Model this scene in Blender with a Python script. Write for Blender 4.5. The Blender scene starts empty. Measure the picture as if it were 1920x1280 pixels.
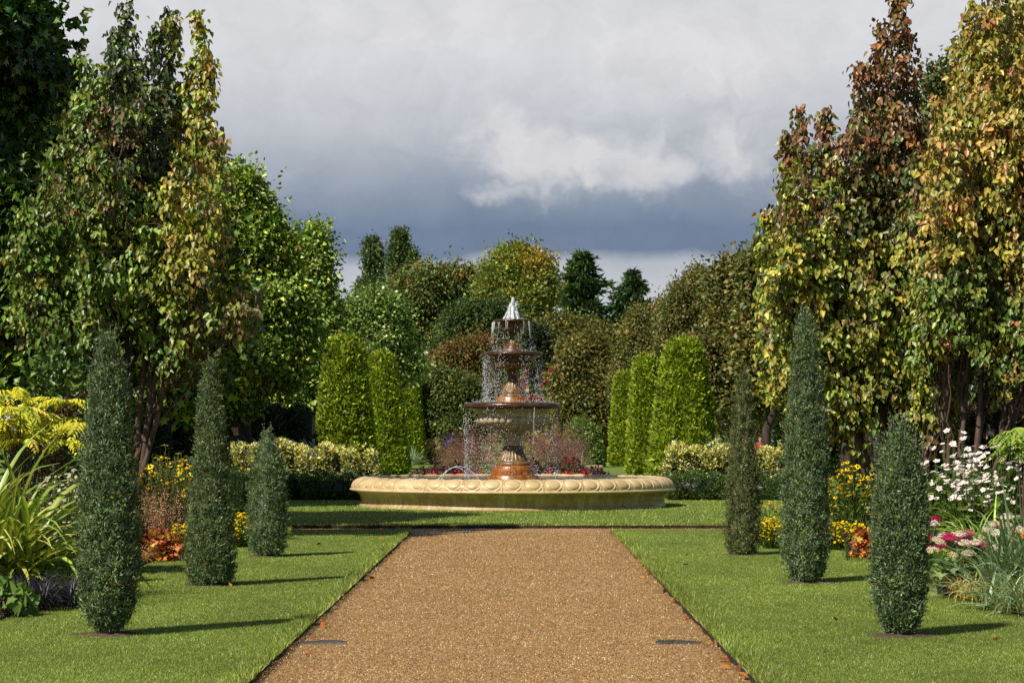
import bpy, bmesh, math
import numpy as np
from mathutils import Vector
R = math.radians
S = bpy.context.scene
COL = S.collection

# ------------------------------------------------------------------ camera, sky, sun, exposure
F, EYE, HOR, CX = 4500.0, 1.65, 804.0, 960.0          # focal length and horizon in photo pixels, eye height in metres
cam_d = bpy.data.cameras.new('camera'); cam = bpy.data.objects.new('camera', cam_d); COL.objects.link(cam)
cam.location = (0, 0, EYE); cam.rotation_euler = (R(90), 0, 0)
cam_d.sensor_width = 36; cam_d.lens = F / 1920 * 36; cam_d.shift_y = (HOR - 640) / 1920
cam_d.clip_start = 0.5; cam_d.clip_end = 6000
S.camera = cam
SUN_AZ, SUN_EL = R(42), R(46.5)                        # sun behind and to the left of the camera
SUNV = Vector((-math.sin(SUN_AZ) * math.cos(SUN_EL), -math.cos(SUN_AZ) * math.cos(SUN_EL), math.sin(SUN_EL)))
sun_d = bpy.data.lights.new('sun', 'SUN'); sun = bpy.data.objects.new('sun', sun_d); COL.objects.link(sun)
sun_d.energy = 5.0; sun_d.angle = R(0.5); sun_d.color = (1.0, 0.93, 0.82)
sun.rotation_euler = SUNV.to_track_quat('Z', 'Y').to_euler(); sun.location = (-20, -20, 40)
S.view_settings.view_transform = 'Standard'; S.view_settings.look = 'None'
S.view_settings.exposure = 0.14; S.view_settings.gamma = 1.0; S.view_settings.use_curve_mapping = False
S.cycles.max_bounces = 6; S.cycles.diffuse_bounces = 3; S.cycles.glossy_bounces = 3
S.cycles.transmission_bounces = 4; S.cycles.transparent_max_bounces = 8
S.cycles.use_denoising = False
S.cycles.caustics_reflective = False; S.cycles.caustics_refractive = False

def srgb(r, g, b):
    return tuple(((c / 255) / 12.92 if c / 255 <= 0.04045 else ((c / 255 + 0.055) / 1.055) ** 2.4) for c in (r, g, b))

class NT:
    """small helper round a node tree"""
    def __init__(s, nt): s.nt = nt; nt.nodes.clear()
    def n(s, typ, **kw):
        nd = s.nt.nodes.new(typ)
        for k, v in kw.items():
            if k[0] == '_': setattr(nd, k[1:], v)
            else:
                key = int(k[1:]) if k[0] == 'i' and k[1:].isdigit() else k.replace('__', ' ')
                if isinstance(v, bpy.types.NodeSocket): s.nt.links.new(v, nd.inputs[key])
                else: nd.inputs[key].default_value = v
        return nd
    def link(s, a, b): s.nt.links.new(a, b)
    def math(s, op, a, b=0.0, c=None, clamp=False):
        nd = s.nt.nodes.new('ShaderNodeMath'); nd.operation = op; nd.use_clamp = clamp
        for i, v in enumerate((a, b) if c is None else (a, b, c)):
            if isinstance(v, bpy.types.NodeSocket): s.link(v, nd.inputs[i])
            else: nd.inputs[i].default_value = v
        return nd.outputs[0]
    def ramp(s, fac, stops, interp='LINEAR'):
        nd = s.nt.nodes.new('ShaderNodeValToRGB'); cr = nd.color_ramp; cr.interpolation = interp
        while len(cr.elements) > 1: cr.elements.remove(cr.elements[-1])
        cr.elements[0].position = stops[0][0]; cr.elements[0].color = (*stops[0][1], 1)
        for p, c in stops[1:]:
            e = cr.elements.new(p); e.color = (*c, 1)
        s.link(fac, nd.inputs[0]); return nd.outputs[0]
    def mix(s, fac, a, b, blend='MIX'):
        nd = s.nt.nodes.new('ShaderNodeMix'); nd.data_type = 'RGBA'; nd.blend_type = blend
        for sk, v in ((nd.inputs[0], fac), (nd.inputs[6], a), (nd.inputs[7], b)):
            if isinstance(v, bpy.types.NodeSocket): s.link(v, sk)
            else: sk.default_value = v if isinstance(v, (int, float)) else (*v, 1)
        return nd.outputs[2]

def make_world():
    w = bpy.data.worlds.new('World'); S.world = w; w.use_nodes = True
    t = NT(w.node_tree)
    co = t.n('ShaderNodeTexCoord').outputs['Generated']
    sep = t.n('ShaderNodeSeparateXYZ', Vector=co)
    x, y, z = sep.outputs
    # direction -> azimuth-like / elevation coordinates for the cloud layer
    yy = t.math('MAXIMUM', t.math('ABSOLUTE', y), 0.05)
    u = t.math('DIVIDE', x, yy); v = t.math('DIVIDE', z, yy)
    cv = t.n('ShaderNodeCombineXYZ', X=u, Y=t.math('MULTIPLY', v, 1.5), Z=0.37).outputs[0]
    n1 = t.n('ShaderNodeTexNoise', Vector=cv, Scale=6.0, Detail=7.0, Roughness=0.52).outputs['Fac']
    cv2 = t.n('ShaderNodeCombineXYZ', X=t.math('MULTIPLY', u, 0.9), Y=t.math('MULTIPLY', v, 1.5), Z=4.2).outputs[0]
    n2 = t.n('ShaderNodeTexNoise', Vector=cv2, Scale=13.0, Detail=6.0, Roughness=0.5).outputs['Fac']
    # elevation pushed up and down by noise, so the layers have ragged edges
    lift = t.math('MULTIPLY_ADD', t.math('SUBTRACT', n1, 0.5), 0.034, v)
    lift = t.math('MULTIPLY_ADD', t.math('SUBTRACT', n2, 0.5), 0.016, lift)
    lift = t.math('MULTIPLY_ADD', t.math('ABSOLUTE', u), -0.03, lift)
    base = t.ramp(t.math('MULTIPLY', lift, 4.0), [
        (0.0, srgb(196, 199, 204)), (0.225, srgb(190, 192, 198)), (0.262, srgb(176, 181, 190)), (0.285, srgb(112, 127, 150)),
        (0.33, srgb(110, 126, 150)), (0.39, srgb(138, 150, 167)), (0.45, srgb(166, 173, 183)), (0.52, srgb(190, 193, 199)),
        (0.62, srgb(208, 209, 213)), (1.0, srgb(208, 208, 212))])
    # heaps of brighter cloud, their outlines broken up by warped noise
    wn = t.n('ShaderNodeTexNoise', Vector=t.n('ShaderNodeCombineXYZ', X=u, Y=v, Z=1.7).outputs[0], Scale=26.0, Detail=8.0, Roughness=0.58)
    ws = t.n('ShaderNodeSeparateColor', Color=wn.outputs['Color']).outputs
    uw = t.math('MULTIPLY_ADD', t.math('SUBTRACT', ws[0], 0.5), 0.062, u)
    vw = t.math('MULTIPLY_ADD', t.math('SUBTRACT', ws[1], 0.5), 0.052, v)
    fn_ = t.n('ShaderNodeTexNoise', Vector=t.n('ShaderNodeCombineXYZ', X=uw, Y=vw, Z=8.1).outputs[0], Scale=55.0, Detail=7.0, Roughness=0.6).outputs['Fac']
    tot = None
    for (cx, cy, rx, ry, am) in ((990, 275, 85, 75, 1.0), (1060, 320, 120, 62, 1.0), (1200, 320, 120, 58, 0.85), (1370, 280, 130, 60, 0.65), (930, 350, 70, 30, 0.55),
                                 (1330, 130, 210, 95, 0.8), (820, 40, 300, 60, 0.45), (600, 330, 240, 60, 0.16), (1560, 330, 200, 60, 0.4), (480, 130, 210, 70, 0.22)):
        a_ = t.math('DIVIDE', t.math('SUBTRACT', uw, (cx - CX) / F), rx / F); b_ = t.math('DIVIDE', t.math('SUBTRACT', vw, (HOR - cy) / F), ry / F)
        g_ = t.math('MULTIPLY', t.math('EXPONENT', t.math('MULTIPLY', t.math('MULTIPLY_ADD', a_, a_, t.math('MULTIPLY', b_, b_)), -0.9)), am)
        tot = g_ if tot is None else t.math('MAXIMUM', tot, g_)
    tot = t.math('MULTIPLY_ADD', t.math('SUBTRACT', fn_, 0.5), 0.55, tot)
    heap = t.n('ShaderNodeMapRange', Value=tot, i1=0.10, i2=0.85, _interpolation_type='SMOOTHSTEP').outputs[0]
    ground_cut = t.n('ShaderNodeMapRange', Value=vw, i1=0.086, i2=0.104, _interpolation_type='SMOOTHSTEP').outputs[0]
    c = t.mix(t.math('MULTIPLY', t.math('MULTIPLY', heap, ground_cut), 0.85), base, srgb(214, 213, 214))
    grey = t.n('ShaderNodeMapRange', Value=fn_, i1=0.35, i2=0.7, i3=0.93, i4=1.04).outputs[0]
    c = t.mix(1.0, c, t.n('ShaderNodeCombineColor', Red=grey, Green=grey, Blue=grey).outputs[0], 'MULTIPLY')
    sky = t.n('ShaderNodeTexSky', _sky_type='NISHITA', _sun_disc=False, _sun_elevation=SUN_EL, _sun_rotation=R(180) + SUN_AZ)
    b1 = t.n('ShaderNodeBackground', Color=sky.outputs[0], Strength=0.065)
    b2 = t.n('ShaderNodeBackground', Color=c, Strength=1.0)
    fwd = t.n('ShaderNodeMapRange', Value=y, i1=0.55, i2=0.85).outputs[0]
    low = t.n('ShaderNodeMapRange', Value=z, i1=0.45, i2=0.25).outputs[0]
    m = t.n('ShaderNodeMixShader', i0=t.math('MULTIPLY', fwd, low), i1=b1.outputs[0], i2=b2.outputs[0])
    t.n('ShaderNodeOutputWorld', Surface=m.outputs[0])
make_world()

# ------------------------------------------------------------------ helpers
def wp(px, py, d):
    """photo pixel at distance d -> world point"""
    return np.array([(px - CX) * d / F, d, EYE + (HOR - py) * d / F])
def gx(px, d): return (px - CX) * d / F
def to_px(P):
    return CX + P[:, 0] * F / P[:, 1], HOR - (P[:, 2] - EYE) * F / P[:, 1]
def rng_of(seed): return np.random.default_rng(seed)
def unit(a):
    return a / np.maximum(np.linalg.norm(a, axis=-1, keepdims=True), 1e-9)

MATS = {}
def mat(name, fn):
    if name not in MATS:
        m = bpy.data.materials.new(name); m.use_nodes = True
        fn(NT(m.node_tree)); MATS[name] = m
    return MATS[name]

def foliage(rough=0.5, spec=0.35, trans=0.28, tint=(1.15, 1.1, 0.55)):
    def fn(t):
        a = t.n('ShaderNodeAttribute', _attribute_name='col').outputs['Color']
        p = t.n('ShaderNodeBsdfPrincipled', Base__Color=a, Roughness=rough)
        p.inputs['Specular IOR Level'].default_value = spec
        tc = t.mix(1.0, a, tint, 'MULTIPLY')
        tr = t.n('ShaderNodeBsdfTranslucent', Color=tc)
        m = t.n('ShaderNodeMixShader', i0=trans, i1=p.outputs[0], i2=tr.outputs[0])
        t.n('ShaderNodeOutputMaterial', Surface=m.outputs[0])
    return fn
M_LEAF = mat('leaf', foliage())
M_GLOSS = mat('glossy_leaf', foliage(0.38, 0.5, 0.2))
M_NEEDLE = mat('needle', foliage(0.6, 0.25, 0.12))
M_PETAL = mat('petal', foliage(0.6, 0.2, 0.3, (1.1, 1.0, 1.0)))
M_GRASS = mat('grass_blade', foliage(0.45, 0.4, 0.3, (1.2, 1.05, 0.6)))

def simple(name, stops, scale=6.0, rough=0.8, bump=0.3, detail=8, bscale=None, spec=0.3, stretch=(1, 1, 1)):
    def fn(t):
        co = t.n('ShaderNodeTexCoord').outputs['Object']
        mp = t.n('ShaderNodeMapping', Vector=co, Scale=stretch).outputs[0]
        n = t.n('ShaderNodeTexNoise', Vector=mp, Scale=scale, Detail=float(detail), Roughness=0.6).outputs['Fac']
        c = t.ramp(n, stops)
        nb = t.n('ShaderNodeTexNoise', Vector=mp, Scale=bscale or scale * 5, Detail=6.0).outputs['Fac']
        b = t.n('ShaderNodeBump', Strength=bump, Distance=0.02, Height=nb).outputs[0]
        p = t.n('ShaderNodeBsdfPrincipled', Base__Color=c, Roughness=rough, Normal=b)
        p.inputs['Specular IOR Level'].default_value = spec
        t.n('ShaderNodeOutputMaterial', Surface=p.outputs[0])
    return mat(name, fn)
M_BARK = simple('bark', [(0.3, (0.02, 0.015, 0.011)), (0.7, (0.09, 0.065, 0.05))], 9, 0.9, 0.6, stretch=(1, 1, 0.25))
M_TWIG = simple('reddish_bark', [(0.3, (0.045, 0.03, 0.022)), (0.7, (0.17, 0.11, 0.08))], 12, 0.7, 0.5, stretch=(1, 1, 0.4))
M_SOIL = simple('soil', [(0.3, (0.018, 0.012, 0.008)), (0.7, (0.075, 0.05, 0.034))], 14, 0.95, 0.9)

M_DRY = simple('dry_soil', [(0.3, (0.05, 0.034, 0.024)), (0.7, (0.17, 0.12, 0.085))], 18, 0.95, 0.9)

def tag(o, label=None, cat=None, group=None, kind=None):
    if label: o['label'] = label
    if cat: o['category'] = cat
    if group: o['group'] = group
    if kind: o['kind'] = kind
    return o
def thing(name, label, cat, loc, group=None):
    o = bpy.data.objects.new(name, None); COL.objects.link(o); o.location = [float(c) for c in loc]; o.empty_display_size = 0.2
    return tag(o, label, cat, group)

def build(name, V, faces, m, cols=None, parent=None, smooth=False, root=None):
    """link ONE mesh object from world-space vertices; faces: list of int arrays (n,k); cols: per-face rgb"""
    V = np.asarray(V, dtype=np.float64)
    off = np.zeros(3)
    p = root or parent
    if p is not None:
        q = p
        while q is not None:
            off = off + np.array(q.location); q = q.parent
    V = (V - off).astype(np.float32)
    if not isinstance(faces, (list, tuple)): faces = [faces]
    faces = [np.asarray(f, dtype=np.int32) for f in faces if len(f)]
    me = bpy.data.meshes.new(name)
    me.vertices.add(len(V)); me.vertices.foreach_set('co', V.ravel())
    loops = np.concatenate([f.ravel() for f in faces])
    sizes = np.concatenate([np.full(len(f), f.shape[1], dtype=np.int32) for f in faces])
    starts = np.concatenate([[0], np.cumsum(sizes)[:-1]]).astype(np.int32)
    me.loops.add(len(loops)); me.loops.foreach_set('vertex_index', loops)
    me.polygons.add(len(sizes)); me.polygons.foreach_set('loop_start', starts)
    if smooth: me.polygons.foreach_set('use_smooth', np.ones(len(sizes), dtype=bool))
    me.update(calc_edges=True)
    if cols is not None:
        a = me.attributes.new('col', 'FLOAT_COLOR', 'FACE')
        c4 = np.ones((len(sizes), 4), dtype=np.float32); c4[:, :3] = cols
        a.data.foreach_set('color', c4.ravel())
    me.materials.append(m)
    o = bpy.data.objects.new(name, me); COL.objects.link(o)
    if parent is not None: o.parent = parent
    return o

def leaf_geo(P, A, N, L, W, kind='diamond', fold=0.22, droop=0.15):
    """leaves: base points P, axis A (base to tip), normal N, lengths L, widths W -> V, F, faces per leaf"""
    n = len(P); A = unit(A); Sd = unit(np.cross(A, N)); Nn = np.cross(Sd, A)
    L = np.broadcast_to(np.asarray(L, float), (n,))[:, None]; W = np.broadcast_to(np.asarray(W, float), (n,))[:, None]
    if kind == 'tri':
        V = np.stack([P - Sd * W / 2, P + Sd * W / 2, P + A * L], 1); F_ = np.array([[0, 1, 2]])
    elif kind == 'diamond':
        V = np.stack([P, P + A * L * 0.45 + Sd * W / 2 + Nn * W * fold, P + A * L - Nn * L * droop, P + A * L * 0.45 - Sd * W / 2 + Nn * W * fold * 0.5], 1)
        F_ = np.array([[0, 1, 2, 3]])
    elif kind == 'leaf6':
        up = Nn * W * fold
        V = np.stack([P, P + A * L * 0.30 + Sd * W * 0.5 + up, P + A * L * 0.68 + Sd * W * 0.34 + up * 0.7 - Nn * L * droop * 0.45, P + A * L - Nn * L * droop,
                      P + A * L * 0.68 - Sd * W * 0.34 + up * 0.7 - Nn * L * droop * 0.45, P + A * L * 0.30 - Sd * W * 0.5 + up], 1)
        F_ = np.array([[0, 1, 2, 3], [0, 3, 4, 5]])
    elif kind == 'maple':                                            # five-lobed leaf
        up = Nn * W * fold
        pts = [(0, 0), (0.15, 0.5), (0.42, 0.24), (0.62, 0.52), (0.66, 0.16), (1.0, 0.0)]
        V = [P] + [P + A * L * a + Sd * W * b + up * b * 2 - Nn * L * droop * a for a, b in pts[1:5]] + [P + A * L - Nn * L * droop] + \
            [P + A * L * a - Sd * W * b + up * b * 2 - Nn * L * droop * a for a, b in pts[4:0:-1]]
        V = np.stack(V, 1)
        F_ = np.array([[0, 1, 2, 3], [0, 3, 4, 5], [0, 5, 6, 7], [0, 7, 8, 9]])
    k = V.shape[1]
    Fc = (F_[None] + (np.arange(n) * k)[:, None, None]).reshape(-1, F_.shape[1])
    return V.reshape(-1, 3), Fc, len(F_)

def jitter(c, rng, val=0.25, hue=0.08):
    c = np.asarray(c, float)
    v = np.exp(rng.normal(0, val, (len(c), 1)))
    h = np.exp(rng.normal(0, hue, (len(c), 3)))
    return np.clip(c * v * h, 0.002, 0.9)

def palette(pal, rng, n):
    """pal: list of ((r,g,b) sRGB as seen lit, weight) -> n albedo colours"""
    cs = np.array([srgb(*c) for c, _ in pal]); w = np.array([x for _, x in pal], float); w /= w.sum()
    return cs[rng.choice(len(cs), n, p=w)] * 1.3

class Acc:
    """accumulates pieces of one mesh"""
    def __init__(s): s.V = []; s.F = {}; s.n = 0
    def add(s, V, F_, C=None):
        V = np.asarray(V, float).reshape(-1, 3); F_ = np.asarray(F_, int)
        s.V.append(V); s.F.setdefault(F_.shape[1], []).append((F_ + s.n, C)); s.n += len(V); return s
    def leaves(s, P, A, N, L, W, C, kind='diamond', **k):
        V, Fc, m = leaf_geo(np.asarray(P, float), np.asarray(A, float), np.asarray(N, float), L, W, kind, **k)
        return s.add(V, Fc, np.repeat(C, m, axis=0))
    def build(s, name, m, parent=None, smooth=False, root=None):
        fs, cs = [], []
        for k in s.F:
            for f, c in s.F[k]:
                fs.append(f)
                cs.append(np.full((len(f), 3), 0.2) if c is None else np.broadcast_to(np.asarray(c, float).reshape(-1, 3), (len(f), 3)))
        return build(name, np.concatenate(s.V), fs, m, np.concatenate(cs), parent, smooth, root)

def tube_geo(pts, rad, sides=7):
    pts = np.asarray(pts, float); n = len(pts); rad = np.broadcast_to(np.asarray(rad, float), (n,))
    tg = unit(np.gradient(pts, axis=0))
    ref = np.array([0.0, 1.0, 0.03]) if abs(tg[:, 1]).mean() < 0.8 else np.array([1.0, 0, 0.03])
    a = unit(np.cross(tg, ref)); b = np.cross(tg, a)
    th = np.arange(sides) / sides * 2 * math.pi
    V = pts[:, None] + rad[:, None, None] * (np.cos(th)[None, :, None] * a[:, None] + np.sin(th)[None, :, None] * b[:, None])
    i = np.arange(n - 1)[:, None] * sides; j = np.arange(sides)[None]; k = (j + 1) % sides
    Fc = np.stack([i + j, i + k, i + sides + k, i + sides + j], -1).reshape(-1, 4)
    return V.reshape(-1, 3), Fc

def lathe_geo(prof, seg=48, c=(0, 0), disp=None, closed_top=False, a0=0.0):
    """prof: (r,z) pairs; disp(theta,i) -> radial offset"""
    prof = np.asarray(prof, float); n = len(prof)
    th = np.arange(seg) / seg * 2 * math.pi + a0
    r = np.repeat(prof[:, 0][:, None], seg, 1); z = np.repeat(prof[:, 1][:, None], seg, 1)
    if disp is not None:
        dr, dz = disp(th[None, :], np.arange(n)[:, None] / (n - 1)); r = r + dr; z = z + dz
    V = np.stack([c[0] + r * np.cos(th), c[1] + r * np.sin(th), z], -1).reshape(-1, 3)
    i = np.arange(n - 1)[:, None] * seg; j = np.arange(seg)[None]; k = (j + 1) % seg
    Fc = np.stack([i + j, i + k, i + seg + k, i + seg + j], -1).reshape(-1, 4)
    return V, Fc

def smooth_prof(pts, k=8):
    """Catmull-Rom through profile points"""
    p = np.asarray(pts, float); q = np.vstack([2 * p[0] - p[1], p, 2 * p[-1] - p[-2]]); out = []
    for i in range(1, len(q) - 2):
        for t in np.arange(k) / k:
            out.append(0.5 * ((2 * q[i]) + (-q[i - 1] + q[i + 1]) * t + (2 * q[i - 1] - 5 * q[i] + 4 * q[i + 1] - q[i + 2]) * t * t + (-q[i - 1] + 3 * q[i] - 3 * q[i + 1] + q[i + 2]) * t ** 3))
    out.append(p[-1]); return np.array(out)

# ------------------------------------------------------------------ tree builders
def blob_clusters(blobs, n, rng, shell=0.62, lump=0.14):
    """cluster centres in the outer shell of a union of ellipsoids; returns centres, outward dirs"""
    B = np.array(blobs); area = (B[:, 3] * B[:, 5]) ** 1.0
    out_p, out_d = [], []
    need = n
    while need > 0:
        m = need * 2 + 50
        k = rng.choice(len(B), m, p=area / area.sum())
        d = unit(rng.normal(size=(m, 3)))
        lp = 1 + lump * (np.sin(d[:, 0] * 7.3 + k * 2.1) * np.cos(d[:, 2] * 6.1 + k) + 0.6 * np.sin(d[:, 1] * 11 + d[:, 2] * 9 + k * 3.7) + 0.4 * np.sin(d[:, 0] * 19 + d[:, 2] * 17))
        r = (shell + (1 - shell) * rng.random(m) ** 0.6) * lp
        P = B[k, :3] + d * B[k, 3:6] * r[:, None]
        inside = np.zeros(m, bool)
        for q in range(len(B)):
            inside |= (k != q) & ((((P - B[q, :3]) / B[q, 3:6]) ** 2).sum(1) < 0.7)
        ok = ~inside & (P[:, 2] > 0.05)
        out_p.append(P[ok][:need]); out_d.append(unit(d / B[k, 3:6])[ok][:need]); need -= min(need, ok.sum())
    return np.concatenate(out_p), np.concatenate(out_d)

def px_blobs(lst, d, depth=0.85, shrink=0.0, lobes=0, seed=0):
    """ellipsoids given by their outline in photo pixels at distance d; lobes: boughs bulging out of each"""
    out = []; rng = rng_of(seed + 77)
    for b in lst:
        px, py, rx, ry = b[:4]; dd = b[4] if len(b) > 4 else 0.0
        c = wp(px, py, d + dd); s = (d + dd) / F
        r = np.array([rx * s, max(rx, ry * 0.6) * s * depth, ry * s]); r = np.maximum(r - shrink, r * 0.35)
        if not lobes: out.append((*c, *r)); continue
        out.append((*c, *(r * 0.72)))
        for k in range(lobes):
            u = unit(rng.normal(size=3)); f = rng.uniform(0.24, 0.42)
            m = r.mean() * f
            q = np.array([m * 1.15, m * 1.15, m * rng.uniform(0.6, 0.95)])
            p = c + u * (r - q * 0.92) * rng.uniform(0.9, 1.06)
            out.append((*p, *(q * 0.85)))
            for j in range(5):
                u2 = unit(rng.normal(size=3) + u * 0.8 + np.array([0, 0, 0.25])); q2 = q * rng.uniform(0.34, 0.58)
                out.append((*(p + u2 * (q - q2 * 0.5)), *q2))
    return out

def crown(parent, blobs, ncl, per, cr, L, W, pal, seed, kind='diamond', droop=0.2, hang=0.25, shell=0.62, m=None, inner=0.25, colfn=None, flat=0.6, name='crown', cval=0.22, lump=0.14, up=0.5):
    rng = rng_of(seed)
    C, D = blob_clusters(blobs, ncl, rng, shell, lump)
    n = ncl * per
    k = np.repeat(np.arange(ncl), per)
    rad = cr * rng.uniform(0.6, 1.4, ncl)
    off = rng.normal(size=(n, 3)) * rad[k][:, None] * 0.55
    dn = (off * D[k]).sum(1, keepdims=True); off -= D[k] * dn * (1 - flat)
    P = C[k] + off
    A = unit(D[k] * 0.6 + unit(off) * 0.7 + rng.normal(size=(n, 3)) * 0.45 + np.array([0, 0, -hang]))
    N = unit(D[k] * 0.8 + np.array([0, 0, up]) + rng.normal(size=(n, 3)) * 0.45)
    base = palette(pal, rng, ncl) if colfn is None else colfn(C, rng)
    ccl = jitter(base, rng, cval, 0.06)
    col = jitter(ccl[k], rng, 0.2, 0.07)
    a = Acc()
    sz = rng.uniform(0.7, 1.25, n)
    a.leaves(P, A, N, L * sz, W * sz, col, kind, droop=droop)
    if inner > 0:                                                     # leaves deeper in the crown
        ni = int(n * inner)
        B = np.array(blobs); vol = B[:, 3] * B[:, 4] * B[:, 5]
        q = rng.choice(len(B), ni, p=vol / vol.sum())
        d = unit(rng.normal(size=(ni, 3))); r = (rng.random(ni) ** 0.5) * 0.78
        Pi = B[q, :3] + d * B[q, 3:6] * r[:, None]
        ok = Pi[:, 2] > 0.05; Pi = Pi[ok]; ni = len(Pi)
        ci = palette(pal, rng, ni) if colfn is None else colfn(Pi, rng)
        a.leaves(Pi, rng.normal(size=(ni, 3)), rng.normal(size=(ni, 3)), L * 1.9, W * 1.9, jitter(ci, rng, 0.25), 'diamond')
    a.build(name, m or M_LEAF, parent)
    return C

def trunk(parent, base, blobs, r, seed, limbs=9, m=None, lean=0.0, low=0.35):
    rng = rng_of(seed); B = np.array(blobs); a = Acc()
    topz = (B[:, 2] + B[:, 5] * 0.6).max(); cx = B[:, 0].mean(); cy = B[:, 1].mean()
    b = np.array(base, float)
    p = [b + (np.array([cx, cy, topz]) - b) * np.array([t ** 1.6, t ** 1.6, t]) + np.append(rng.normal(0, r * 0.5, 2), 0) * (t > 0) for t in np.linspace(0, 1, 9)]
    rr = r * (1 - np.linspace(0, 1, 9) * 0.88); rr[0] *= 1.35
    a.add(*tube_geo(p, rr, 9))
    for i in range(limbs):
        t = rng.uniform(low, 0.85); s = p[int(t * 8)]; q = B[rng.integers(len(B))]
        d = unit(rng.normal(size=3)); e = q[:3] + d * q[3:6] * 0.75
        if e[2] < s[2]: e[2] = s[2] + abs(rng.normal()) * 0.4
        mid = (s + e) / 2 + np.array([0, 0, -0.08]) * np.linalg.norm(e - s)
        w = np.linspace(0, 1, 6)[:, None]
        pts = (1 - w) ** 2 * s + 2 * w * (1 - w) * mid + w ** 2 * e
        a.add(*tube_geo(pts, r * (1 - t * 0.8) * 0.55 * np.linspace(1, 0.12, 6), 6))
    a.build('trunk', m or M_BARK, parent, smooth=True)

def tree(name, label, cat, px, d, blobs, ncl, per, cr, L, W, pal, seed, tr=0.2, group=None, limbs=9, tm=None, **k):
    x = gx(px, d); t = thing(name, label, cat, (x, d, 0), group)
    lobes = k.pop('lobes', 16)
    trunk(t, (x, d, 0), px_blobs(blobs, d), tr, seed + 1000, limbs, tm)
    bl = px_blobs(blobs, d, shrink=cr * 0.5, lobes=lobes, seed=seed)
    if d > 85: L, W, per, cr = L * 0.55, W * 0.62, int(per * 1.7), cr * 0.85; ncl = int(ncl * 1.35)
    k.setdefault('shell', 0.72)
    crown(t, bl, ncl, per, cr, L, W, pal, seed, **k)
    return t

def stem_tree(name, label, cat, px, d, outline, nstem, seed, colfn, L, W, spires=(), group=None, low=620, gap=(58, 9), width=0.40, xr=None, bare=700):
    """upright many-stemmed tree: stems fan out from the base and carry drooping leaves in bunches; outline = top of the crown in photo px"""
    rng = rng_of(seed); x0 = gx(px, d); t = thing(name, label, cat, (x0, d, 0), group)
    ox, oy = np.array(outline, float).T
    wood, lv = Acc(), Acc()
    ends = []
    for (sx, sy, rr) in spires: ends.append((sx, sy, rng.uniform(-0.5, 0.5), rr, 1))
    lo, hi = xr or (ox.min(), ox.max())
    for i in range(nstem):
        sx = rng.uniform(lo, hi); sy = np.interp(sx, ox, oy) + 25 + rng.random() ** 1.3 * (low - np.interp(sx, ox, oy))
        ends.append((sx, sy, rng.uniform(-1.2, 1.2), 1.0, 0))
    base = np.array([x0, d, 0.0])
    mains = []
    for (sx, sy, dd, rr, spire) in ends:
        e = wp(sx, sy, d + dd); b = base + np.append(rng.normal(0, 0.10, 2), 0)
        if len(mains) >= 7:                                           # later stems fork off the first ones
            cand = mains[int(np.argmin([abs(mm[9, 0] - e[0]) + rng.random() * 0.5 for mm in mains]))]
            fk = [q for q in range(3, 11) if cand[q, 2] < e[2] - 0.6]
            if fk: b = cand[fk[rng.integers(len(fk))]].copy()
        ctrl = b + (e - b) * np.array([0.75, 0.75, 0.42]) if not spire else b + (e - b) * np.array([0.9, 0.9, 0.5])
        w = np.linspace(0, 1, 14)[:, None]
        pts = (1 - w) ** 2 * b + 2 * w * (1 - w) * ctrl + w ** 2 * e
        pts[1:-1] += rng.normal(0, 0.025, (12, 3))
        ln = np.linalg.norm(e - b)
        if b[2] < 0.1: mains.append(pts.copy())
        wood.add(*tube_geo(pts, np.linspace(0.0085 * ln ** 0.9, 0.004, 14), 6))
        nb = int(ln * gap[0] / 3)
        tt = rng.uniform(0.30 if b[2] < 0.1 else 0.05, 1.0, nb) ** (0.75)
        i = np.clip((tt * 13).astype(int), 0, 12); f = (tt * 13 - i)[:, None]
        Q = pts[i] * (1 - f) + pts[i + 1] * f
        env = width * rr * np.clip((1.03 - tt) * 3.2, 0.22, 1.0)
        od = unit(rng.normal(size=(nb, 3)) * np.array([1, 1, 0.35]))
        rad = env * rng.uniform(0.25, 1.1, nb)
        Cn = Q + od * rad[:, None]
        zlim = EYE + (HOR - bare) * d / F + 0.35 * np.sin(Cn[:, 0] * 4 + seed) + rng.normal(0, 0.12, nb)
        kp = Cn[:, 2] > zlim; Q, Cn, od = Q[kp], Cn[kp], od[kp]; nb = len(Q)
        if nb == 0: continue
        per = gap[1]; k = np.repeat(np.arange(nb), per); n = nb * per
        P = Cn[k] + rng.normal(0, 0.06, (n, 3))
        A = unit(od[k] * 0.45 + rng.normal(size=(n, 3)) * 0.35 + np.array([0, 0, -0.75]))
        N = unit(od[k] * 0.9 + rng.normal(size=(n, 3)) * 0.4 + np.array([0, -0.2, 0.35]))
        ccl = jitter(colfn(Cn, rng), rng, 0.16, 0.07)
        sz = rng.uniform(0.65, 1.15, n)
        lv.leaves(P, A, N, L * 0.64 * sz, W * 0.66 * sz, jitter(ccl[k], rng, 0.16, 0.07), 'leaf6', droop=0.28, fold=0.16)
        for q in range(0, nb, 3):                                    # short side twigs
            wood.add(*tube_geo(np.array([Q[q], (Q[q] + Cn[q]) / 2 + [0, 0, 0.03], Cn[q]]), [0.006, 0.005, 0.003], 4))
    wood.build('trunk', M_TWIG, t, smooth=True)
    lv.build('crown', M_GLOSS, t)
    return t

def core_geo(profile, c, seg=28, k=0.86):
    p = np.array(profile, float); p[:, 0] *= k
    return lathe_geo(p, seg, c)

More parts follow.
